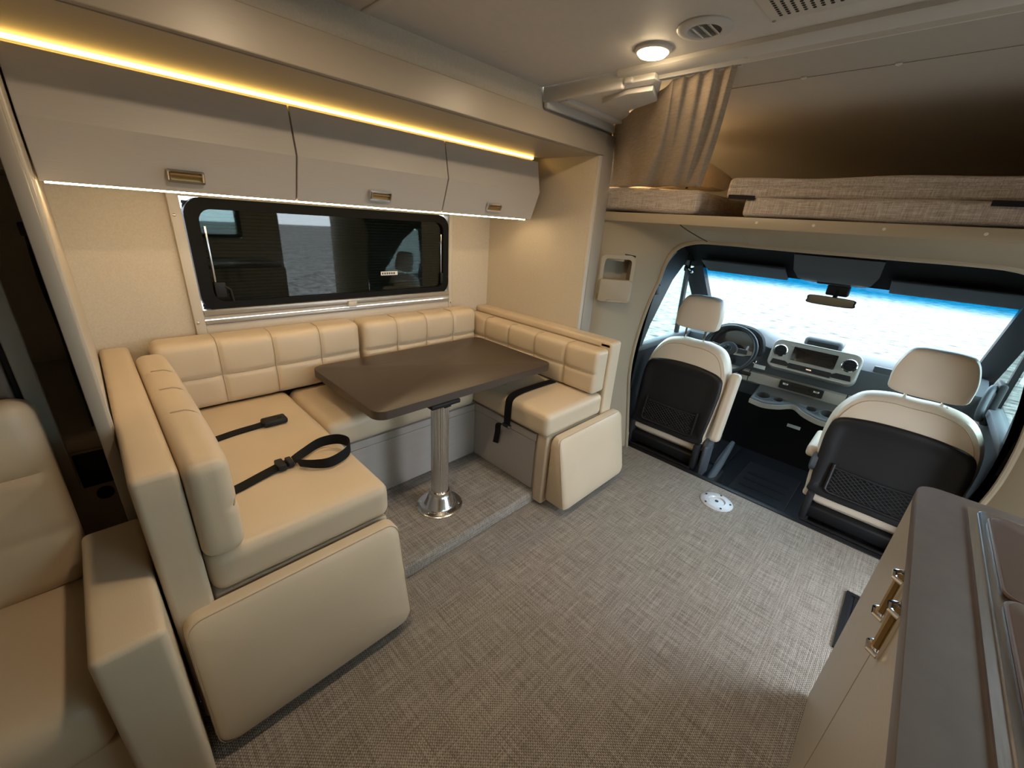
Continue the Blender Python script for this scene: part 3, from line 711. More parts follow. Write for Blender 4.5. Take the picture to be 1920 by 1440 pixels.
for i, p in enumerate(LP):
    t = i / (len(LP) - 1); tw = math.sin(PI * t) ** .7
    wv.append(Vector((0, .046 * (1 - tw) * (1 if t < .5 else 1), .040 * tw + .004)))
B().ribbon([Vector(p) + Vector((0, 0, abs(v_.z) * .2)) for p, v_ in zip(LP, wv)], wv, .003).o('loop', BELT, st)
B().tube([(.40, 1.385, .592), (.415, 1.38, .592)], .005, 6).o('pin', STEEL, st)
st = thing('seat_belt', 'black strap hanging over the front of the seat beside the cab', 'belt', (1.6, 1.4, .585), 'dinette lap belts')
B().ribbon(spline([(1.84, 1.402, .590), (1.75, 1.404, .5915), (1.60, 1.405, .591), (1.51, 1.40, .588), (1.465, 1.395, .572), (1.452, 1.392, .53), (1.450, 1.392, .47), (1.451, 1.392, .43), (1.454, 1.395, .415)], 5), (0, .048, 0), .003).o('webbing', BELT, st)
B().box((1.442, 1.365, .405), (1.46, 1.42, .425), .003).o('adjuster', BLACK, st)
B().box((1.440, 1.36, .410), (1.452, 1.375, .424), .002).o('pin', STEEL, st)
B().ribbon(spline([(1.45, 1.41, .415), (1.445, 1.44, .41), (1.46, 1.47, .38), (1.468, 1.48, .33), (1.468, 1.492, .255)], 5), (0, .042, -.008), .003).o('tail', BELT, st)

# ================================================================== SOFA, BED NOOK
sf = thing('sofa', 'cream leather sofa with wide armrest beside the dinette', 'sofa', (-.5, 1.2, 0))
B().rbox((-.176, .925, .03), (-.052, 1.405, .602), .016, (6, 20, 20), plump(.004)).o('armrest', LEA, sf)
B().rbox((-.98, .985, .27), (-.183, 1.50, .435), .05, (26, 18, 6), plump(.018)).o('seat_cushion', LEA, sf)
B().rbox((-.98, 1.01, .02), (-.18, 1.45, .275), .012, (10, 8, 6)).o('base', LEA, sf)
def bk(p, n, h):
    v = p[2] / h[2]; d = .012 * max(0, -n[1]) * max(0, 1 - (p[0] / h[0]) ** 4)
    for s in (.28, -.36): d -= .007 * max(0, -n[1]) * math.exp(-((v - s) * h[2] / .010) ** 2)
    return d
bo = B().rbox((-.98, -.06, -.27), (-.18, .06, .27), .045, (26, 6, 30), bk)
rt = Matrix.Rotation(math.radians(-9), 3, 'X')
bo.v = [tuple(rt @ Vector(p) + Vector((0, 1.53, .69))) for p in bo.v]
bo.o('backrest', LEA, sf)
nk = thing('bed_cabinet', 'low cabinet with padded top between sofa and slide-out', 'cabinet', (-.15, 2.1, 0))
B().box((-.30, 1.70, 0), (-.080, 2.60, .71), .004).o('body', PADM, nk, smooth=False)
B().rbox((-.34, 1.685, .71), (-.079, 2.60, .77), .022, (6, 20, 3), plump(.012)).o('pad', PADM, nk)
op = B().box((-.165, 1.692, .585), (-.084, 1.701, .703), .003).o('outlet_panel', BLACK, nk)
B().box((-.155, 1.689, .60), (-.094, 1.693, .688), .002).o('outlet_cover', SHELL, op)
B().lathe([(.021, 0), (.021, .010), (.016, .014)], (-.122, 1.70, .550), (0, -1, 0), 18).o('plug_socket', BLACK, nk)
mb = thing('murphy_bed', 'folded wall bed with pale frame edge and quilted underside behind the sofa', 'bed', (-.5, 1.75, .55))
B().box((-.205, 1.648, .62), (-.165, 1.668, 1.495), .004).o('frame_edge', TRIMG, mb, smooth=False)
B().box((-.22, 1.665, .62), (-.185, 1.684, 1.495), .004).o('frame_channel', BLACK, mb, smooth=False)
def ql(p, n, h): return .010 * max(0, -n[1]) * abs(math.sin(p[0] * 40) * math.sin(p[2] * 40)) ** .5
B().rbox((-1.2, 1.648, .62), (-.222, 1.684, 1.14), .02, (60, 3, 44), ql).o('quilted_mattress', QUILT, mb)
B().box((-1.2, 1.648, 1.14), (-.206, 1.684, 1.18), .004).o('frame_top', TRIMG, mb, smooth=False)
lk = thing('bed_locker', 'tan locker above the dark bed nook behind the sofa', 'cabinet', (-.6, 2.1, 1.5))
B().box((-1.2, 1.56, 1.50), (-.082, 2.61, 2.025), .003).o('body', FASC2, lk, smooth=False)
B().box((-1.19, 1.552, 1.515), (-.09, 1.5605, 2.015), .002).o('door', FASC2, lk, smooth=False)
hk = thing('black_strap', 'thin black strap hanging beside the slide-out flange in the nook', 'strap', (-.105, 1.6, 1.0))
B().ribbon(spline([(-.084, 1.55, 1.36), (-.088, 1.555, 1.25), (-.083, 1.55, 1.12), (-.087, 1.555, 1.0), (-.084, 1.55, .92), (-.084, 1.55, .85)], 4), (.012, .02, 0), .003).o('webbing', BELT, hk)
B().box((-.096, 1.53, 1.36), (-.081, 1.57, 1.39), .003).o('hook', BLACK, hk)

# ================================================================== CEILING FITTINGS
def downlight(x, y, label, power):
    t = thing('ceiling_light', label, 'light', (x, y, CZ), 'round ceiling lights')
    B().lathe([(.060, 0), (.060, .006), (.054, .011), (.050, .012)], (x, y, CZ), (0, 0, -1), 32).o('bezel', WHITE, t)
    B().lathe([(.050, .0), (.050, .013), (.043, .020), (.023, .025), (.0, .0255)], (x, y, CZ - .0), (0, 0, -1), 32).o('lens', LAMP, t)
    l = bpy.data.lights.new('bulb', 'AREA'); l.shape = 'DISK'; l.size = .09; l.energy = power; l.color = (1.0, .76, .50)
    lo = bpy.data.objects.new('bulb', l); COL.objects.link(lo); lo.parent = t; lo.location = (0, 0, -.034)
    return t
downlight(1.478, .868, 'lit round ceiling light beside the round air vent', 4)
# the next lamp of the same row, above the picture: its warm reflection shows on the fascia
l = bpy.data.lights.new('ceiling_lamp_offscreen', 'AREA'); l.shape = 'DISK'; l.size = .09; l.energy = 4; l.color = (1.0, .76, .50)
lo = bpy.data.objects.new('ceiling_lamp_offscreen', l); COL.objects.link(lo); lo.location = (.46, .88, CZ - .034)
rv = thing('ceiling_vent', 'round white ceiling air vent beside the lit lamp', 'vent', (1.42, .677, CZ))
c = (1.42, .677, CZ)
b = B().lathe([(.078, 0), (.078, .004), (.072, .009), (.052, .011), (.047, .009), (.045, .0)], c, (0, 0, -1), 36); b.f = b.f[:-2]; b.o('flange', WHITE, rv)
cut(bpy.data.objects['ceiling'], [B().lathe([(.0455, -.03), (.0455, .2)], c, (0, 0, 1), 36).o('cutter', WHITE)])
b = B().lathe([(.0452, -.001), (.0452, .14)], c, (0, 0, 1), 36); b.f = b.f[:-2] + b.f[-1:]; b.o('duct', WHITE, rv)
for k in (-1, 0, 1): B().box((c[0] - .04, c[1] + k * .024 - .009, CZ - .008), (c[0] + .04, c[1] + k * .024 + .009, CZ - .006), rot=Matrix.Rotation(.5, 3, 'X')).o('louver', WHITE, rv, smooth=False)
pv = thing('speaker_grille', 'white perforated ceiling grille next to the round vent', 'grille', (1.42, .40, CZ))
B().prism([(1.30, .20, CZ - .008), (1.475, .20, CZ - .008), (1.475, .515, CZ - .008), (1.30, .515, CZ - .008)], (0, 0, .008), .004).o('plate', WHITE, pv)
hb = B()
for i in range(10):
    for j in range(13):
        hb.lathe([(.0045, 0), (.0045, .0008)], (1.325 + i * .0125, .255 + j * .019, CZ - .0082), (0, 0, -1), 6)
hb.o('perforations', BLACK, pv, kind='stuff')  # flat black discs: the shade inside the grille holes, put in as colour
for x, y in ((1.462, .505), (1.462, .215)): B().lathe([(.005, 0), (.005, .002)], (x, y, CZ - .008), (0, 0, -1), 10).o('screw', STEEL, pv)
hc = thing('roof_hatch', 'ivory framed roof hatch in the ceiling over the dinette', 'hatch', (.55, 1.15, CZ))
B().box((.50, 1.05, CZ - .012), (.765, 1.43, CZ), .004).o('frame', TRIMW, hc)
B().box((.735, 1.05, CZ - .016), (.76, 1.425, CZ - .008), .003).o('edge_rail', WHITE, hc)

# ================================================================== CABOVER BUNK
ml = thing('bunk_mattress', 'thin grey linen bunk mattress under the curtain', 'mattress', (2.5, 1.1, 1.56), 'cabover mattresses')
B().rbox((2.20, .905, 1.562), (3.25, 1.485, 1.685), .035, (30, 26, 4), lambda p, n, h: .006 * n[2] * math.sin(p[1] * 9) - (.010 * max(0, (-.1 - p[1]) / h[1]) * max(0, n[2]))).o('cover', LINEN, ml)
mr = thing('bunk_mattress', 'thick folded grey linen bunk mattress over the cab', 'mattress', (2.6, .1, 1.56), 'cabover mattresses')
def fold(p, n, h):
    d = .004 * math.sin(p[1] * 11)
    for s in (.55, .12): d -= .008 * max(0, -n[0]) * math.exp(-((p[2] / h[2] - s) * h[2] / .007) ** 2)
    return d
B().rbox((2.215, -.74, 1.562), (3.1, .70, 1.645), .02, (16, 50, 5), lambda p, n, h: .003 * math.sin(p[1] * 10)).o('lower_layer', LINEN, mr)
B().rbox((2.245, -.74, 1.640), (3.05, .80, 1.728), .022, (16, 50, 10), fold).o('upper_layer', LINEN, mr)
for (y0, y1, z) in ((.66, .775, 1.642), (-.22, -.08, 1.632)):
    B().ribbon(spline([(2.208, y1, z + .004), (2.204, (y0 + y1) / 2, z + .002), (2.208, y0, z)], 4), (0, 0, .018), .004).o('strap', BELT, mr)
# curtain
ct = thing('privacy_curtain', 'gathered beige linen curtain tied to the side of the bunk', 'curtain', (1.95, 1.1, 1.68))
topc = [(2.20, 1.470, 1.985), (2.04, 1.29, 1.99), (1.88, 1.12, 1.99), (1.72, .93, 1.99), (1.665, .87, 1.992), (1.66, .82, 1.992), (1.655, .77, 1.992), (1.65, .72, 1.992), (1.645, .665, 1.992)]
botc = [(2.215, 1.475, 1.69), (2.195, 1.40, 1.689), (2.225, 1.31, 1.689), (2.20, 1.23, 1.689), (2.23, 1.16, 1.689), (2.20, 1.10, 1.689), (2.225, 1.04, 1.689), (2.20, .98, 1.689), (2.22, .94, 1.689)]
nu = 180; tcs = spline(topc, 24); bcs = spline(botc, 24); rows = []
for j in range(31):
    v = j / 30; row = []
    for i in range(len(tcs)):
        u = i / (len(tcs) - 1); p = Vector(lerp(tcs[i], bcs[i], v))
        sag = .05 * math.sin(PI * v); p.x += sag * .6; 
        k = (.005 + .014 * u) * (1 - .35 * v)
        f = math.sin(u * 46 + 1.5 * math.sin(v * 2)) * k * min(1, u * 3) + math.sin(u * 17 + v * 2.6) * (.020 * (.35 + v))
        dd = Vector((-.75, -.5, 0))
        row.append(p + dd * f)
    rows.append(row)
B().grid(rows, (.003, .001, 0)).o('cloth', CURT, ct, ang=70)
hem = [r[-1] for r in rows]
B().ribbon([p + Vector((.004, -.004, 0)) for p in hem], (.014, -.014, 0), .002).o('side_hem', CURT, ct)
B().tube([(1.66, y, 1.996) for y in (.64, .8, .95)], .005, 8).o('rail', WHITE, ct)
pl = thing('pillow', 'tan cotton pillow behind the curtain on the bunk', 'pillow', (2.45, .97, 1.69))
pout = spline([(.0, 0), (.16, .02), (.30, 0), (.32, .12), (.31, .25), (.16, .235), (.0, .25), (-.01, .12)], 5, True)
def pm(a, b, d): return (2.50 + d + b * .25, 1.33 - a * 1.36, 1.695 + b * .98 - max(0, a - .10) * b * 3.3)
B().puff(pout, [(.10, -.055), (.05, -.045), (.02, -.025), (0, 0), (.02, .025), (.05, .045), (.10, .055)], pm).o('case', PILM, pl)
B().ribbon(spline([(2.405, 1.075, 1.70), (2.40, 1.06, 1.722), (2.405, 1.03, 1.728)], 4), (.02, 0, .004), .004).o('tie', BELT, pl)
rl = thing('reading_lamp', 'small warm reading lamp on the bunk end wall behind the curtain', 'lamp', (2.52, 1.46, 1.90))
B().lathe([(.03, 0), (.03, .015), (.02, .02), (.02, .04)], (2.52, 1.50, 1.90), (0, -1, 0), 16).o('base', WHITE, rl)
B().lathe([(.022, .04), (.026, .06), (.018, .064)], (2.52, 1.50, 1.90), (0, -1, 0), 16).o('lens', LAMP, rl)
l = bpy.data.lights.new('bulb', 'POINT'); l.energy = 7.0; l.color = (1.0, .66, .30); l.shadow_soft_size = .03
lo = bpy.data.objects.new('bulb', l); COL.objects.link(lo); lo.parent = rl; lo.location = (0, -.10, 0)

# cubby in the surround
cb = thing('wall_pocket', 'tan storage pocket let into the cab surround', 'pocket', (2.3, 1.38, 1.05))
a0 = Vector((2.21, 1.427, 0)); a1 = Vector((2.342, 1.273, 0)); dr_ = (a1 - a0).normalized(); nn = Vector((dr_.y, -dr_.x, 0)).normalized()
if nn.y > 0: nn = -nn
def cmap(a, b, d): p = Vector((2.206, 1.424, 0)) + dr_ * a + nn * (d + .014); return (p.x, p.y, b)
B().add(*ring(rrect(0, 1.07, .205, 1.325, .03), rrect(.022, 1.09, .183, 1.303, .022), cmap, -.02, .014)).o('rim', TAN2, cb)
ro = rrect(.012, 1.078, .193, 1.315, .02); rc = B().add(*ring(ro, rrect(.022, 1.09, .183, 1.303, .022), cmap, -.10, .0))
rc.puff(ro, [(0, -.104), (0, -.098)], cmap).o('recess', TAN, cb)
B().puff(rrect(.004, 1.045, .205, 1.185, .022), [(.004, 0), (0, .006), (0, .022), (.006, .028), (.02, .030)], cmap).o('front_lip', TAN2, cb)
B().puff(rrect(.06, 1.048, .15, 1.062, .005), [(0, .028), (0, .034), (.003, .036)], cmap).o('finger_grip', TAN, cb)

# ================================================================== CAB SEATS
def cab_seat(yc, label, arm_up, sgn, kw=1.0, kh=1.0, hdy=0.0, hdz=0.0, hk=1.0):
    x0, zb = 2.665, .085
    t = thing('cab_seat', label, 'seat', (2.9, yc, -.29), 'cab seats')
    lean = .20
    def mp(a, b, d): return (x0 + b * kh * lean + d, yc + a * kw, zb + b * kh)
    O = spline([(-.24, 0), (0, -.005), (.24, 0), (.265, .05), (.278, .25), (.283, .42), (.262, .54), (.20, .635), (.10, .668), (0, .668), (-.10, .668), (-.20, .635), (-.262, .54), (-.283, .42), (-.278, .25), (-.265, .05)], 5, True)
    B().puff(O, [(.10, -.004), (.04, 0), (.012, .010), (0, .035), (-.006, .07), (0, .115), (.02, .145), (.07, .155)], mp).o('backrest', LEA2, t)
    B().tube([mp(a * .905, .30 + (b - .30) * .925, .002) for a, b in O if b > .12], .0022, 5).o('seam', STI, t)
    S_ = spline([(-.235, .055), (0, .050), (.235, .055), (.255, .12), (.268, .30), (.270, .42), (.245, .495), (.14, .525), (0, .533), (-.14, .525), (-.245, .495), (-.270, .42), (-.268, .30), (-.255, .12)], 5, True)
    sh = B().puff(S_, [(0, .02), (0, -.012), (.008, -.020), (.03, -.023), (.055, -.014), (.09, -.010)], mp).o('back_shell', SHELL, t)
    fo = rrect(-.20, .085, .20, .235, .02); fi_ = rrect(-.178, .107, .178, .250, .012)
    B().box((0, 0, 0), (.001, .001, .001))
    pk = B()
    pk.tube([mp(-.185, .255, -.026), mp(-.185, .11, -.030), mp(-.165, .095, -.030), mp(.165, .095, -.030), mp(.185, .11, -.030), mp(.185, .255, -.026)], .009, 8)
    pk = pk.o('pocket_frame', SHELL, sh)
    nb = B()
    for k in range(-13, 14):
        for s in (-1, 1):
            pts = []
            for q in range(9):
                b = .10 + .135 * q / 8; a = k * .026 + s * (b - .17) * 1.35
                if abs(a) <= .182: pts.append(mp(a, b, -.028))
            if len(pts) > 1: nb.tube(pts, .0024, 4, cap=False)
    nb.tube([mp(-.182, .236, -.029), mp(0, .228, -.030), mp(.182, .236, -.029)], .004, 6)
    nb.o('net', DASHD, sh)
    # headrest
    hz = .725 + hdz
    def mh(a, b, d): return (x0 + (hz + b) * lean * .8 + d + .03, yc + hdy + a * hk, zb + hz + b * hk)
    HO = spline([(-.125, .01), (0, 0), (.125, .01), (.145, .06), (.142, .13), (.118, .20), (.08, .222), (0, .226), (-.08, .222), (-.118, .20), (-.142, .13), (-.145, .06)], 5, True)
    hr = B().puff(HO, [(.05, -.004), (.02, 0), (.006, .008), (0, .028), (0, .07), (.01, .092), (.035, .105), (.06, .108)], mh).o('headrest', LEA2, t)
    for s in (-1, 1):
        B().tube([mh(s * .108 * 1.0, b, .004 + .004) for b in (.02, .06, .12, .17)] + [mh(s * .09, .205, .012)], .0022, 5).o('seam', STI, hr)
        B().tube([mp(s * .066 + hdy, .65, .075), mh(s * .066, .03, .05)], .0065, 8).o('post', CHROME, hr)
        B().rbox(Vector(mp(s * .066 + hdy, .662, .075)) - Vector((.02, .026, .008)), Vector(mp(s * .066 + hdy, .662, .075)) + Vector((.02, .026, .010)), .006, (3, 3, 2)).o('post_collar', BLACK, hr)
    # cushion, pedestal, rails
    B().rbox((x0 + .02, yc - .255, .055), (x0 + .55, yc + .255, .185), .05, (14, 14, 4), plump(.012)).o('seat_cushion', LEA2, t)
    B().box((x0 - .01, yc - .26, -.02), (x0 + .52, yc + .26, .06), .015, 3).o('seat_pan', BLACK, t)
    B().box((x0 - .05, yc - .22, -.2895), (x0 + .40, yc + .22, -.06), .01, 2).o('pedestal', BLACK, t)
    B().lathe([(.21, -.06), (.21, -.045), (.17, -.04), (.17, -.02)], (x0 + .19, yc, 0), n=28).o('swivel_plate', SHELL, t)
    for q in (-.06, -.015): B().tube([(x0 - .065, yc - .25, q), (x0 - .065, yc + .25, q)], .010, 8).o('rail_bar', SHELL, t)
    for s in (-1, 1):
        B().box((x0 - .04, yc + s * .245 - .018, -.03), (x0 + .14, yc + s * .245 + .018, .15), .012, 2).o('side_bracket', DASHD, t)
        B().lathe([(.008, 0), (.008, .004), (.004, .006)], (x0 - .075, yc + s * .15, -.03), (-1, 0, 0), 8).o('bolt', STEEL, t)
    s = -sgn
    if arm_up:
        q0 = Vector((x0 + .05, yc + s * .320, .19)); q1 = Vector((x0 + .155, yc + s * .318, .65))
    else:
        q0 = Vector((x0 + .08, yc + s * .315, .34)); q1 = Vector((x0 + .40, yc + s * .315, .34))
    ax_ = (q1 - q0); Ln = ax_.length; ax_.normalize(); sd = Vector((0, 1, 0)); ot = ax_.cross(sd).normalized()
    ab = B().rbox((-.036, -.032, 0), (.036, .032, Ln), .022, (5, 5, 20))
    ab.v = [tuple(q0 + ot * p[0] + sd * p[1] + ax_ * p[2]) for p in ab.v]
    am = ab.o('armrest', LEA2, t)
    B().tube([q0 + ot * -.036 * .9 + sd * .02 * k_ + ax_ * f for k_ in (1,) for f in (.04, Ln - .04)], .0016, 5).o('seam', STI, am)
    B().lathe([(.055, -.01), (.055, .015), (.04, .022)], (x0 + .07, yc + s * .285, .13 if arm_up else .3), (0, s, 0), 20).o('armrest_pivot', DASH, t)
    if arm_up: B().box((x0 - .0, yc + s * .29 - .02, -.10), (x0 + .15, yc + s * .29 + .015, .15), .02, 3).o('side_cover', DASH, t)
    return t
cab_seat(.99, 'cream driver seat with black back shell facing the steering wheel', True, 1, 1.0, 1.05, .02, .055, 1.0)
cab_seat(-.160, 'cream passenger seat with black back shell beside the kitchen counter', False, -1, 1.07, 1.0, -.022, -.03, 1.07)

# ================================================================== DASHBOARD
da = thing('dashboard', 'dark grey dashboard with beige inserts across the cab', 'dashboard', (3.7, .42, -.1))
rows = []
for k in range(25):
    u = k / 24; y = YL - .02 + (YR + .02 - YL + .02) * u
    hood = math.exp(-((y - .90) / .19) ** 4) * .085
    rows.append([(3.62, y, .28), (3.575, y, .45), (3.56, y, .52), (3.555 - hood * .5, y, .60), (3.57 - hood * .7, y, .69 + hood * .6), (3.63 - hood * .5, y, .735 + hood), (3.75, y, .755 + hood * .75), (3.95, y, .735), (4.13, y, .69), (4.16, y, .55)])
B().grid(rows).o('upper_body', DASH, da)
rows = []
for k in range(13):
    u = k / 12; y = YL - .02 + (YR + .02 - YL + .02) * u
    rows.append([(3.60, y, .46), (3.62, y, .3), (3.70, y, .12), (3.78, y, -.12), (3.84, y, -.29), (4.0, y, -.29)])
B().grid(rows).o('lower_body', BLACK, da)
# beige band in three lengths
for y0, y1 in ((1.27, .762), (.755, .135), (.128, -.42)):
    rows = [[(3.565, y, .50), (3.535, y, .492), (3.525, y, .47), (3.53, y, .415), (3.56, y, .395)] for y in (y0, y0 + (y1 - y0) * .5, y1)]
    B().grid(rows, (.012, 0, 0)).o('insert_band', GREYB, da)
B().box((3.518, .745, .455), (3.535, .84, .485), .004).o('coin_slot', BLACK, da)
# centre panel: local frame tilted back
tl = math.radians(22); cn = Vector((3.505, .388, .688)); uu = Vector((0, 1, 0)); vv = Vector((math.sin(tl), 0, math.cos(tl))); ww = Vector((-math.cos(tl), 0, math.sin(tl)))
def cp(a, b, d): return cn + uu * a + vv * b + ww * d
pn = B().puff(rrect(-.268, -.108, .268, .108, .05, 8), [(0, -.09), (0, .004), (.004, .012), (.010, .015), (.02, .014), (.03, .010)], cp).o('centre_panel', GREYB, da)
for s in (-1, 1):
    vc = cp(s * .207, .022, .012)
    v_ = B().lathe([(.045, 0), (.045, .008), (.041, .012), (.038, .008), (.037, .002)], vc, ww, 28).o('air_vent', CHROME, pn)
    B().lathe([(.036, .001), (.036, .004), (.02, .0035)], vc, ww, 24).o('vent_core', BLACK, pn)
    for k in (-1, 0, 1): B().box(vc + ww * .006 + Vector((-.001, -.030, k * .017 - .002)), vc + ww * .006 + Vector((.003, .030, k * .017 + .002))).o('vent_blade', SHELL, pn, smooth=False)
    B().puff([(s * a, b) for a, b in ((.245, -.082), (.235, -.045), (.155, -.045), (.125, -.062), (.135, -.082))], [(0, .010), (0, .0152)], cp).o('tray_slot', BLACK, pn)
sc = B().puff(rrect(-.133, -.028, .133, .072, .006), [(0, .010), (0, .0165), (.003, .018)], cp).o('display', SCREEN, pn)
bs = B().puff(rrect(-.13, -.090, .13, -.052, .006), [(0, .010), (0, .0155)], cp).o('button_strip', BLACK, pn)
for k in (-5, -4, -3, 3, 4, 5): B().puff(rrect(k * .02 - .007, -.076, k * .02 + .007, -.064, .002), [(0, .015), (0, .018)], cp).o('button', DASHD, bs)
B().puff(rrect(-.016, -.074, .016, -.066, .003), [(0, .015), (0, .0185)], cp).o('hazard_button', STEEL, bs)
# climate unit
kc = Vector((3.522, .40, .468))
def kp(a, b, d): return kc + uu * a + Vector((.15, 0, .99)) * b + Vector((-.99, 0, .15)) * d
cu = B().puff(rrect(-.138, -.034, .138, .026, .006), [(0, -.01), (0, .012), (.004, .016)], kp).o('climate_unit', BLACK, da)
B().puff(rrect(-.06, -.006, .06, .016, .003), [(0, .014), (0, .0175)], kp).o('climate_display', SCREEN, cu)
for s in (-1, 1): B().puff(rrect(s * .098 - .018, -.004, s * .098 + .018, .012, .005), [(0, .014), (0, .022), (.003, .024)], kp).o('rocker', STEEL, cu)
for k in range(-4, 5): B().puff(rrect(k * .022 - .007, -.026, k * .022 + .007, -.017, .002), [(0, .014), (0, .019)], kp).o('button', DASHD, cu)
# cup holder shelf
yy = [.66, .56, .47, .39, .31, .21, .10]
xf = [3.325, 3.31, 3.345, 3.40, 3.345, 3.31, 3.325]
pts = spline([(x, y) for x, y in zip(xf, yy)], 5)
poly = [(x, y, .335) for x, y in pts] + [(3.62, .10, .335), (3.62, .66, .335)]
csf = B().prism(poly, (0, 0, .045), .008, 2)
csf.v = [(x, y, z + (x - 3.40) * .28) for x, y, z in csf.v]
csf = csf.o('cup_holder_shelf', SHELFM, da)
cutr = []
for y, r in ((.595, .050), (.495, .037), (.285, .037), (.185, .050)):
    b = B().lathe([(r, 0), (r, .003), (r - .005, .004), (r - .007, -.002)], (3.395, y, .377), (-.27, 0, .96), 24); b.f = b.f[:-2]; b.o('cup_ring', DASH, csf)
    cutr.append(B().lathe([(r - .006, -.09), (r - .006, .05)], (3.395, y, .3795), (-.27, 0, .96), 24).o('cutter', DASH))
    b = B().lathe([(r - .0062, 0), (r - .009, -.065)], (3.395, y, .3795), (-.27, 0, .96), 24); b.f = b.f[:-2] + b.f[-1:]; b.o('cup_well', SHELFM, csf)
cut(csf, cutr)
B().ribbon([Vector((x - .006, y, .355 + (x - 3.40) * .28)) for x, y in pts], (0, 0, .034), .006).o('shelf_edge', GREYB, csf)
B().lathe([(.016, 0), (.016, .008), (.011, .010), (.010, .006)], (3.545, .748, .575), (-1, 0, .2), 20).o('start_button', CHROME, da)
B().lathe([(.010, .006), (.010, .012)], (3.545, .748, .575), (-1, 0, .2), 20).o('start_core', BLACK, da)
B().box((3.540, .665, .528), (3.548, .745, .558), .001, rot=Matrix.Rotation(-.12, 3, 'Y')).o('sticker', LABELW, da, label='white paper sticker')
B().box((3.66, .33, .10), (3.668, .42, .125), .001).o('sticker', LABELW, da, label='white paper sticker')
B().box((3.575, -.16, .66), (3.60, .06, .735), .008, 2).o('storage_flap', DASH, da)
B().lathe([(.05, 0), (.05, .02), (.042, .026), (.038, .018)], (3.60, -.40, .66), (-1, .2, .3), 22).o('side_vent', DASH, da)
# instrument cluster
ic = B().puff(spline([(-.20, -.06), (0, -.08), (.20, -.06), (.19, .06), (.11, .125), (0, .14), (-.11, .125), (-.19, .06)], 5, True), [(0, 0), (.012, .03), (.03, .035)], lambda a, b, d: (3.50 - d * .6 + (b) * .25, .905 + a, .70 + b)).o('cluster_hood', DASHD, da)
B().puff(spline([(-.17, -.05), (0, -.06), (.17, -.05), (.16, .05), (.09, .10), (0, .11), (-.09, .10), (-.16, .05)], 5, True), [(0, 0), (0, .004)], lambda a, b, d: (3.472 - d + b * .25, .905 + a, .70 + b)).o('cluster_glass', SCREEN, da)
for s in (-1, 1): B().lathe([(.048, 0), (.048, .004), (.044, .005), (.043, .001)], (3.474 + .0, .905 + s * .085, .70), (-1, 0, .25), 24).o('gauge_ring', STEEL, da)
# steering wheel
sw = thing('steering_wheel', 'black steering wheel with star badge in front of the driver seat', 'steering wheel', (3.34, .905, .665))
wc = Vector((3.33, .905, .672)); ta = math.radians(34); e1 = Vector((0, 1, 0)); e2 = Vector((math.sin(ta), 0, math.cos(ta))); e3 = Vector((-math.cos(ta), 0, math.sin(ta)))
def wp(a, b, d): return wc + e1 * a + e2 * b + e3 * d
B().tube([wp(.188 * math.cos(2 * PI * k / 48), .188 * math.sin(2 * PI * k / 48), 0) for k in range(48)], .0155, 12, closed=True).o('rim', BLACK, sw)
hb_ = B().puff([(.068 * math.cos(2 * PI * k / 32), .062 * math.sin(2 * PI * k / 32)) for k in range(32)], [(0, -.05), (0, 0), (.008, .014), (.025, .020)], wp).o('hub', DASHD, sw)
for s in (-1, 1):
    sp = B().puff([(s * a, b) for a, b in ((.05, .025), (.12, .028), (.175, .018), (.175, -.012), (.12, -.030), (.05, -.035))], [(0, -.008), (0, .004), (.004, .008)], wp).o('spoke', STEEL, sw)
    B().puff([(s * a, b) for a, b in ((.072, .018), (.135, .018), (.140, -.014), (.072, -.020))], [(0, .006), (0, .011)], wp).o('button_pad', BLACK, sp)
B().puff([(a, b) for a, b in ((-.022, -.05), (.022, -.05), (.016, -.178), (-.016, -.178))], [(0, -.008), (0, .003)], wp).o('lower_spoke', DASHD, sw)
sb = B(); sb.tube([wp(.026 * math.cos(2 * PI * k / 28), .026 * math.sin(2 * PI * k / 28), .022) for k in range(28)], .0022, 6, closed=True)
for k in range(3):
    a = PI / 2 + 2 * PI * k / 3; pa = a + PI / 2
    sb.puff([(.025 * math.cos(a), .025 * math.sin(a)), (.0035 * math.cos(pa), .0035 * math.sin(pa)), (-.003 * math.cos(a), -.003 * math.sin(a)), (-.0035 * math.cos(pa), -.0035 * math.sin(pa))], [(0, .020), (0, .023)], wp)
sb.o('badge', CHROME, sw)
B().tube([wp(0, 0, -.04), wp(0, -.01, -.20)], .04, 14).o('column', DASHD, sw)
for s in (-1, 1): B().tube([wp(s * .03, 0, -.05), wp(s * .14, .015, -.035), wp(s * .175, .018, -.03)], [.008, .007, .010], 8).o('stalk', BLACK, sw)
# dash-top holder
dh = thing('dash_storage_box', 'dark grey storage box standing on top of the dashboard', 'box', (3.73, .375, .757))
B().rbox((3.66, .262, .752), (3.80, .498, .825), .028, (8, 12, 5)).o('shell', DASH, dh)
B().puff(rrect(.285, .762, .475, .80, .012), [(0, .0), (0, -.006), (.006, -.003)], YZ(3.662)).o('opening', BLACK, dh)

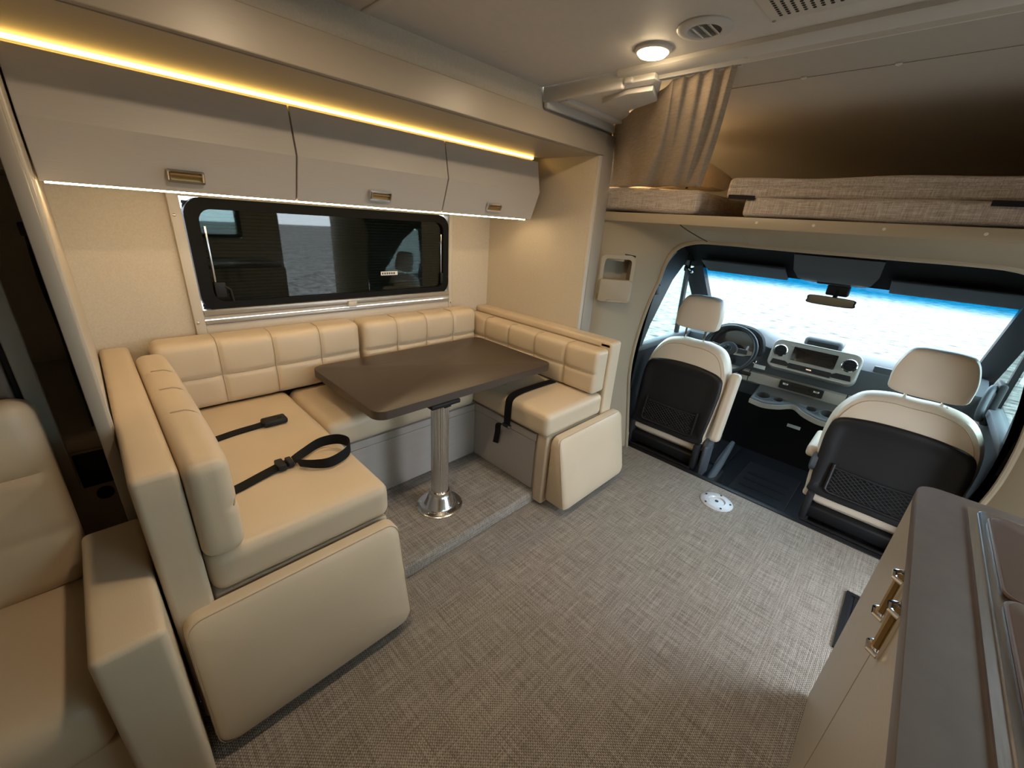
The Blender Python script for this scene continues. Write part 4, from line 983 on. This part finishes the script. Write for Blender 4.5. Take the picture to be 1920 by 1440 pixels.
# mirror, overhead console, visors
oc2 = thing('overhead_console', 'dark grey overhead console above the windshield', 'console', (3.15, .385, 1.26))
rows = [[(3.05, y, 1.425) for y in (.60, .5, .38, .26, .17)], [(3.0, y, 1.40) for y in (.598, .5, .38, .26, .175)], [(3.06, y, 1.31) for y in (.59, .5, .38, .26, .18)], [(3.12, y, 1.262) for y in (.565, .5, .38, .26, .205)], [(3.20, y, 1.245) for y in (.535, .48, .38, .28, .235)], [(3.36, y, 1.262) for y in (.54, .48, .38, .28, .23)]]
B().grid(rows, (.02, 0, .01)).o('shell', DASH, oc2)
B().box((3.17, .30, 1.24), (3.23, .47, 1.256), .006).o('lamp_panel', BLACK, oc2)
B().rbox((3.28, .24, 1.236), (3.46, .53, 1.270), .018, (6, 8, 3)).o('sensor_cover', DASH, oc2)
rm = thing('rear_view_mirror', 'rear-view mirror hanging in front of the windshield', 'mirror', (3.3, .383, 1.13))
mc = Vector((3.29, .383, 1.132)); me1 = Vector((.05, 1, 0)).normalized(); me2 = Vector((.18, 0, 1)).normalized(); me3 = me1.cross(me2).normalized()
if me3.x > 0: me3 = -me3
def mm(a, b, d): return mc + me1 * a + me2 * b + me3 * d
mo = spline([(-.12, -.022), (0, -.028), (.12, -.024), (.128, 0), (.118, .026), (0, .029), (-.118, .025), (-.128, 0)], 4, True)
B().puff(mo, [(.02, -.03), (.003, -.018), (0, 0), (.003, .004)], mm).o('housing', BLACK, rm)
B().puff([(a * .93, b * .86) for a, b in mo], [(0, .003), (0, .0055)], mm).o('glass', MIRR, rm)
B().tube([mm(-.01, .01, -.02), (3.335, .37, 1.19), (3.36, .37, 1.228)], [.012, .014, .016], 8).o('stem', BLACK, rm)
B().rbox((3.33, .31, 1.165), (3.39, .43, 1.232), .012, (3, 5, 4)).o('sensor_housing', BLACK, rm)
for y0, y1, lab in ((.66, 1.20, 'driver'), (-.40, .13, 'passenger')):
    vs = thing('sun_visor', 'black sun visor folded against the roof on the %s side' % lab, 'visor', (3.2, (y0 + y1) / 2, 1.26), 'sun visors')
    bb = B().rbox((-.10, -(y1 - y0) / 2, -.009), (.10, (y1 - y0) / 2, .009), .008, (8, 14, 2))
    rr_ = Matrix.Rotation(math.radians(24), 3, 'Y')
    bb.v = [tuple(rr_ @ Vector(p) + Vector((3.27, (y0 + y1) / 2, 1.268))) for p in bb.v]
    bb.o('flap', DASHD, vs)
    B().tube([(3.345, y0 + .02, 1.238), (3.345, y1 - .02, 1.238)], .008, 8).o('hinge_rod', SHELL, vs)

# lever between the seats, mats, sensor pieces
ps = thing('parking_brake', 'dark blue-grey parking brake lever beside the driver seat', 'lever', (3.0, .655, -.29))
B().tube([(2.80, .655, -.16), (2.95, .655, -.10), (3.12, .655, -.02), (3.2, .655, .01)], [.030, .030, .022, .015], 12).o('lever', DASH, ps)
B().box((2.74, .61, -.2895), (3.0, .70, -.13), .02, 3).o('bracket', BLACK, ps)
fm = thing('floor_mat', 'black rubber floor mat in the cab walkway', 'mat', (3.1, .42, -.29))
B().box((2.60, .20, -.2895), (3.6, .57, -.275), .006, 2).o('sheet', RUB, fm)
for k in range(7): B().box((2.72 + k * .11, .24, -.276), (2.76 + k * .11, .53, -.272), .001).o('rib', RUB, fm, smooth=False)
fm = thing('floor_mat', 'black rubber floor mat in the driver footwell', 'mat', (3.5, .95, -.29))
B().box((3.30, .70, -.2895), (3.78, 1.24, -.275), .006, 2).o('sheet', RUB, fm)
sbt = thing('driver_seat_belt', 'black shoulder belt running down the driver door pillar', 'belt', (2.66, 1.24, .6))
B().ribbon(spline([(2.70, 1.285, 1.10), (2.64, 1.285, .9), (2.60, 1.283, .6), (2.58, 1.278, .25), (2.58, 1.27, -.1)], 5), (.02, .034, 0), .003).o('webbing', BELT, sbt)
B().rbox((2.67, 1.255, 1.07), (2.73, 1.29, 1.14), .012, (3, 3, 3)).o('guide_loop', BLACK, sbt)
gh = thing('grab_handle', 'dark grey grab handle on the passenger windshield pillar', 'handle', (3.32, -.47, .7))
B().tube(spline([(3.36, -.455, .80), (3.30, -.44, .81), (3.26, -.43, .77), (3.24, -.43, .69), (3.26, -.44, .64), (3.33, -.455, .63)], 5), .016, 10).o('grip', DASH, gh)
B().box((3.28, -.489, .60), (3.42, -.455, .84), .012, 3).o('mount_plate', DASHD, gh)
for z in (.67, .77): B().lathe([(.009, 0), (.009, .004), (.004, .006)], (3.33, -.455, z), (0, 1, 0), 10).o('bolt', SHELL, gh)
cmh = thing('phone_mount', 'small suction mount stuck to the driver door window', 'mount', (3.27, 1.31, 1.22))
B().lathe([(.024, 0), (.022, .008), (.010, .014), (.008, .022)], (3.27, YL + .010, 1.225), (0, -1, 0), 18).o('suction_cup', BLACK, cmh)
B().tube([(3.27, YL - .012, 1.225), (3.30, YL - .03, 1.205)], .008, 8).o('arm', STEEL, cmh)
B().lathe([(.012, 0), (.014, .008), (.014, .036), (.010, .042)], (3.285, YL - .030, 1.21), (.8, 0, -.35), 14).o('knob', CHROME, cmh)
jl = thing('warning_sticker', 'small white and red warning sticker at the foot of the driver pillar', 'sticker', (2.53, 1.2, .06))
B().box((2.512, 1.176, .055), (2.5135, 1.206, .105)).o('paper', LABELW, jl, smooth=False)
B().box((2.5108, 1.176, .09), (2.512, 1.206, .105)).o('red_bar', LABELR, jl, smooth=False)
B().box((2.5108, 1.176, .058), (2.512, 1.190, .088)).o('print', LABELK, jl, smooth=False)

# ================================================================== FLOOR FITTINGS
fs = thing('floor_socket', 'round aluminium table-leg socket set into the floor near the cab', 'socket', (2.338, .470, 0))
c = (2.338, .470, 0)
sk = B().lathe([(.090, 0), (.090, .004), (.085, .008), (.060, .010), (.048, .012), (.044, .008), (.042, .003)], c, n=36).o('flange', SATIN, fs)
B().lathe([(.041, .002), (.041, .005), (.036, .006)], c, n=28).o('cap', SATIN, fs)
B().lathe([(.010, .005), (.010, .009)], c, n=14).o('cap_key', SHELL, fs)
for k in range(5):
    a = 2 * PI * k / 5
    B().lathe([(.006, .009), (.006, .0115), (.003, .0125)], (c[0] + .073 * math.cos(a), c[1] + .073 * math.sin(a), 0), n=10).o('screw', SHELL, sk)
fv = thing('floor_register', 'black floor air register at the foot of the kitchen cabinet', 'register', (1.95, -.25, 0))
B().add(*ring(rrect(1.74, -.36, 2.13, -.186, .004, 2), rrect(1.76, -.34, 2.11, -.206, .003, 2), XY(0), 0, .008)).o('frame', BLACK, fv, smooth=False)
B().box((1.758, -.342, .0005), (2.112, -.204, .002)).o('duct', RUB, fv, smooth=False)
for k in range(5): B().box((1.758, -.332 + k * .026, .002), (2.112, -.322 + k * .026, .006)).o('louver', SHELL, fv, smooth=False)

# ================================================================== KITCHEN COUNTER
kc = thing('kitchen_cabinet', 'taupe laminate kitchen base cabinet with chrome pulls', 'cabinet', (.5, -.45, 0))
B().box((-.7, WR + .005, .0005), (1.455, -.178, .868)).o('carcass', KITCH, kc, smooth=False)
for x0, x1, hx in ((.335, .972, .918), (.978, 1.455, 1.030), (-.70, .329, .28)):
    d = B().box((x0, -.180, .01), (x1, -.160, .862), .0015, 1).o('door', KITCH, kc, smooth=False)
    mp = lambda a, b, dd: (hx + a, -.160 + dd,   .800 + b * 1.12)
    B().add(*ring(rrect(-.024, -.054, .024, .054, .010), rrect(-.016, -.046, .016, .046, .006), mp, -.002, .006)).o('handle', CHROME, d)
    B().puff(rrect(-.017, -.047, .017, .047, .004), [(0, -.001), (0, .001)], mp).o('handle_inlay', BRGOLD, d)
    B().tube([mp(.004, -.044, .006), mp(.004, .044, .006)], .009, 8).o('handle_bar', BRGOLD, d)
    for e in (-.046, .046): B().tube([mp(-.022, e, .004), mp(-.012, e, .018), mp(.012, e, .018), mp(.022, e, .004)], .005, 8).o('handle_cheek', CHROME, d)
kt = thing('countertop', 'brown speckled laminate kitchen countertop with rounded corner', 'countertop', (.4, -.45, .868))
cpoly = [(-.7, WR + .005), (1.430, WR + .005)] + [(1.430 - .045 + .045 * math.cos(a), -.152 - .045 + .045 * math.sin(a)) for a in [PI / 2 * k / 8 for k in range(9)]] + [(-.7, -.152)]
B().prism([(x, y, .868) for x, y in cpoly], (0, 0, .031), .002, 2).o('edge_band', CEDGE, kt)
B().prism([(x, y - .001, .8985) for x, y in cpoly], (-.0005, 0, .0025)).o('top', COUNT, kt, smooth=False)
sk = thing('sink_unit', 'stainless steel sink and stove surround with brown glass lids', 'sink', (.8, -.45, .901))
B().add(*ring(rrect(.20, -.70, 1.375, -.240, .012), rrect(.235, -.665, 1.345, -.268, .02), XY(.901), 0, .006)).o('rim', STEEL, sk)
B().prism([(x, y, .9012) for x, y in rrect(.21, -.69, 1.365, -.255, .02)], (0, 0, .010), .003).o('deck', STEEL, sk)
for x0, x1 in ((1.014, 1.335), (.42, 1.006)):
    ld = B().puff(rrect(x0, -.66, x1, -.272, .022, 6), [(0, 0), (0, .007), (.002, .008)], XY(.9115)).o('glass_lid', GLID, sk)
    B().tube([(a, b, .9155) for a, b in rrect(x0 - .001, -.661, x1 + .001, -.271, .022, 6)], .0035, 6, closed=True).o('lid_seal', LIDE, ld)
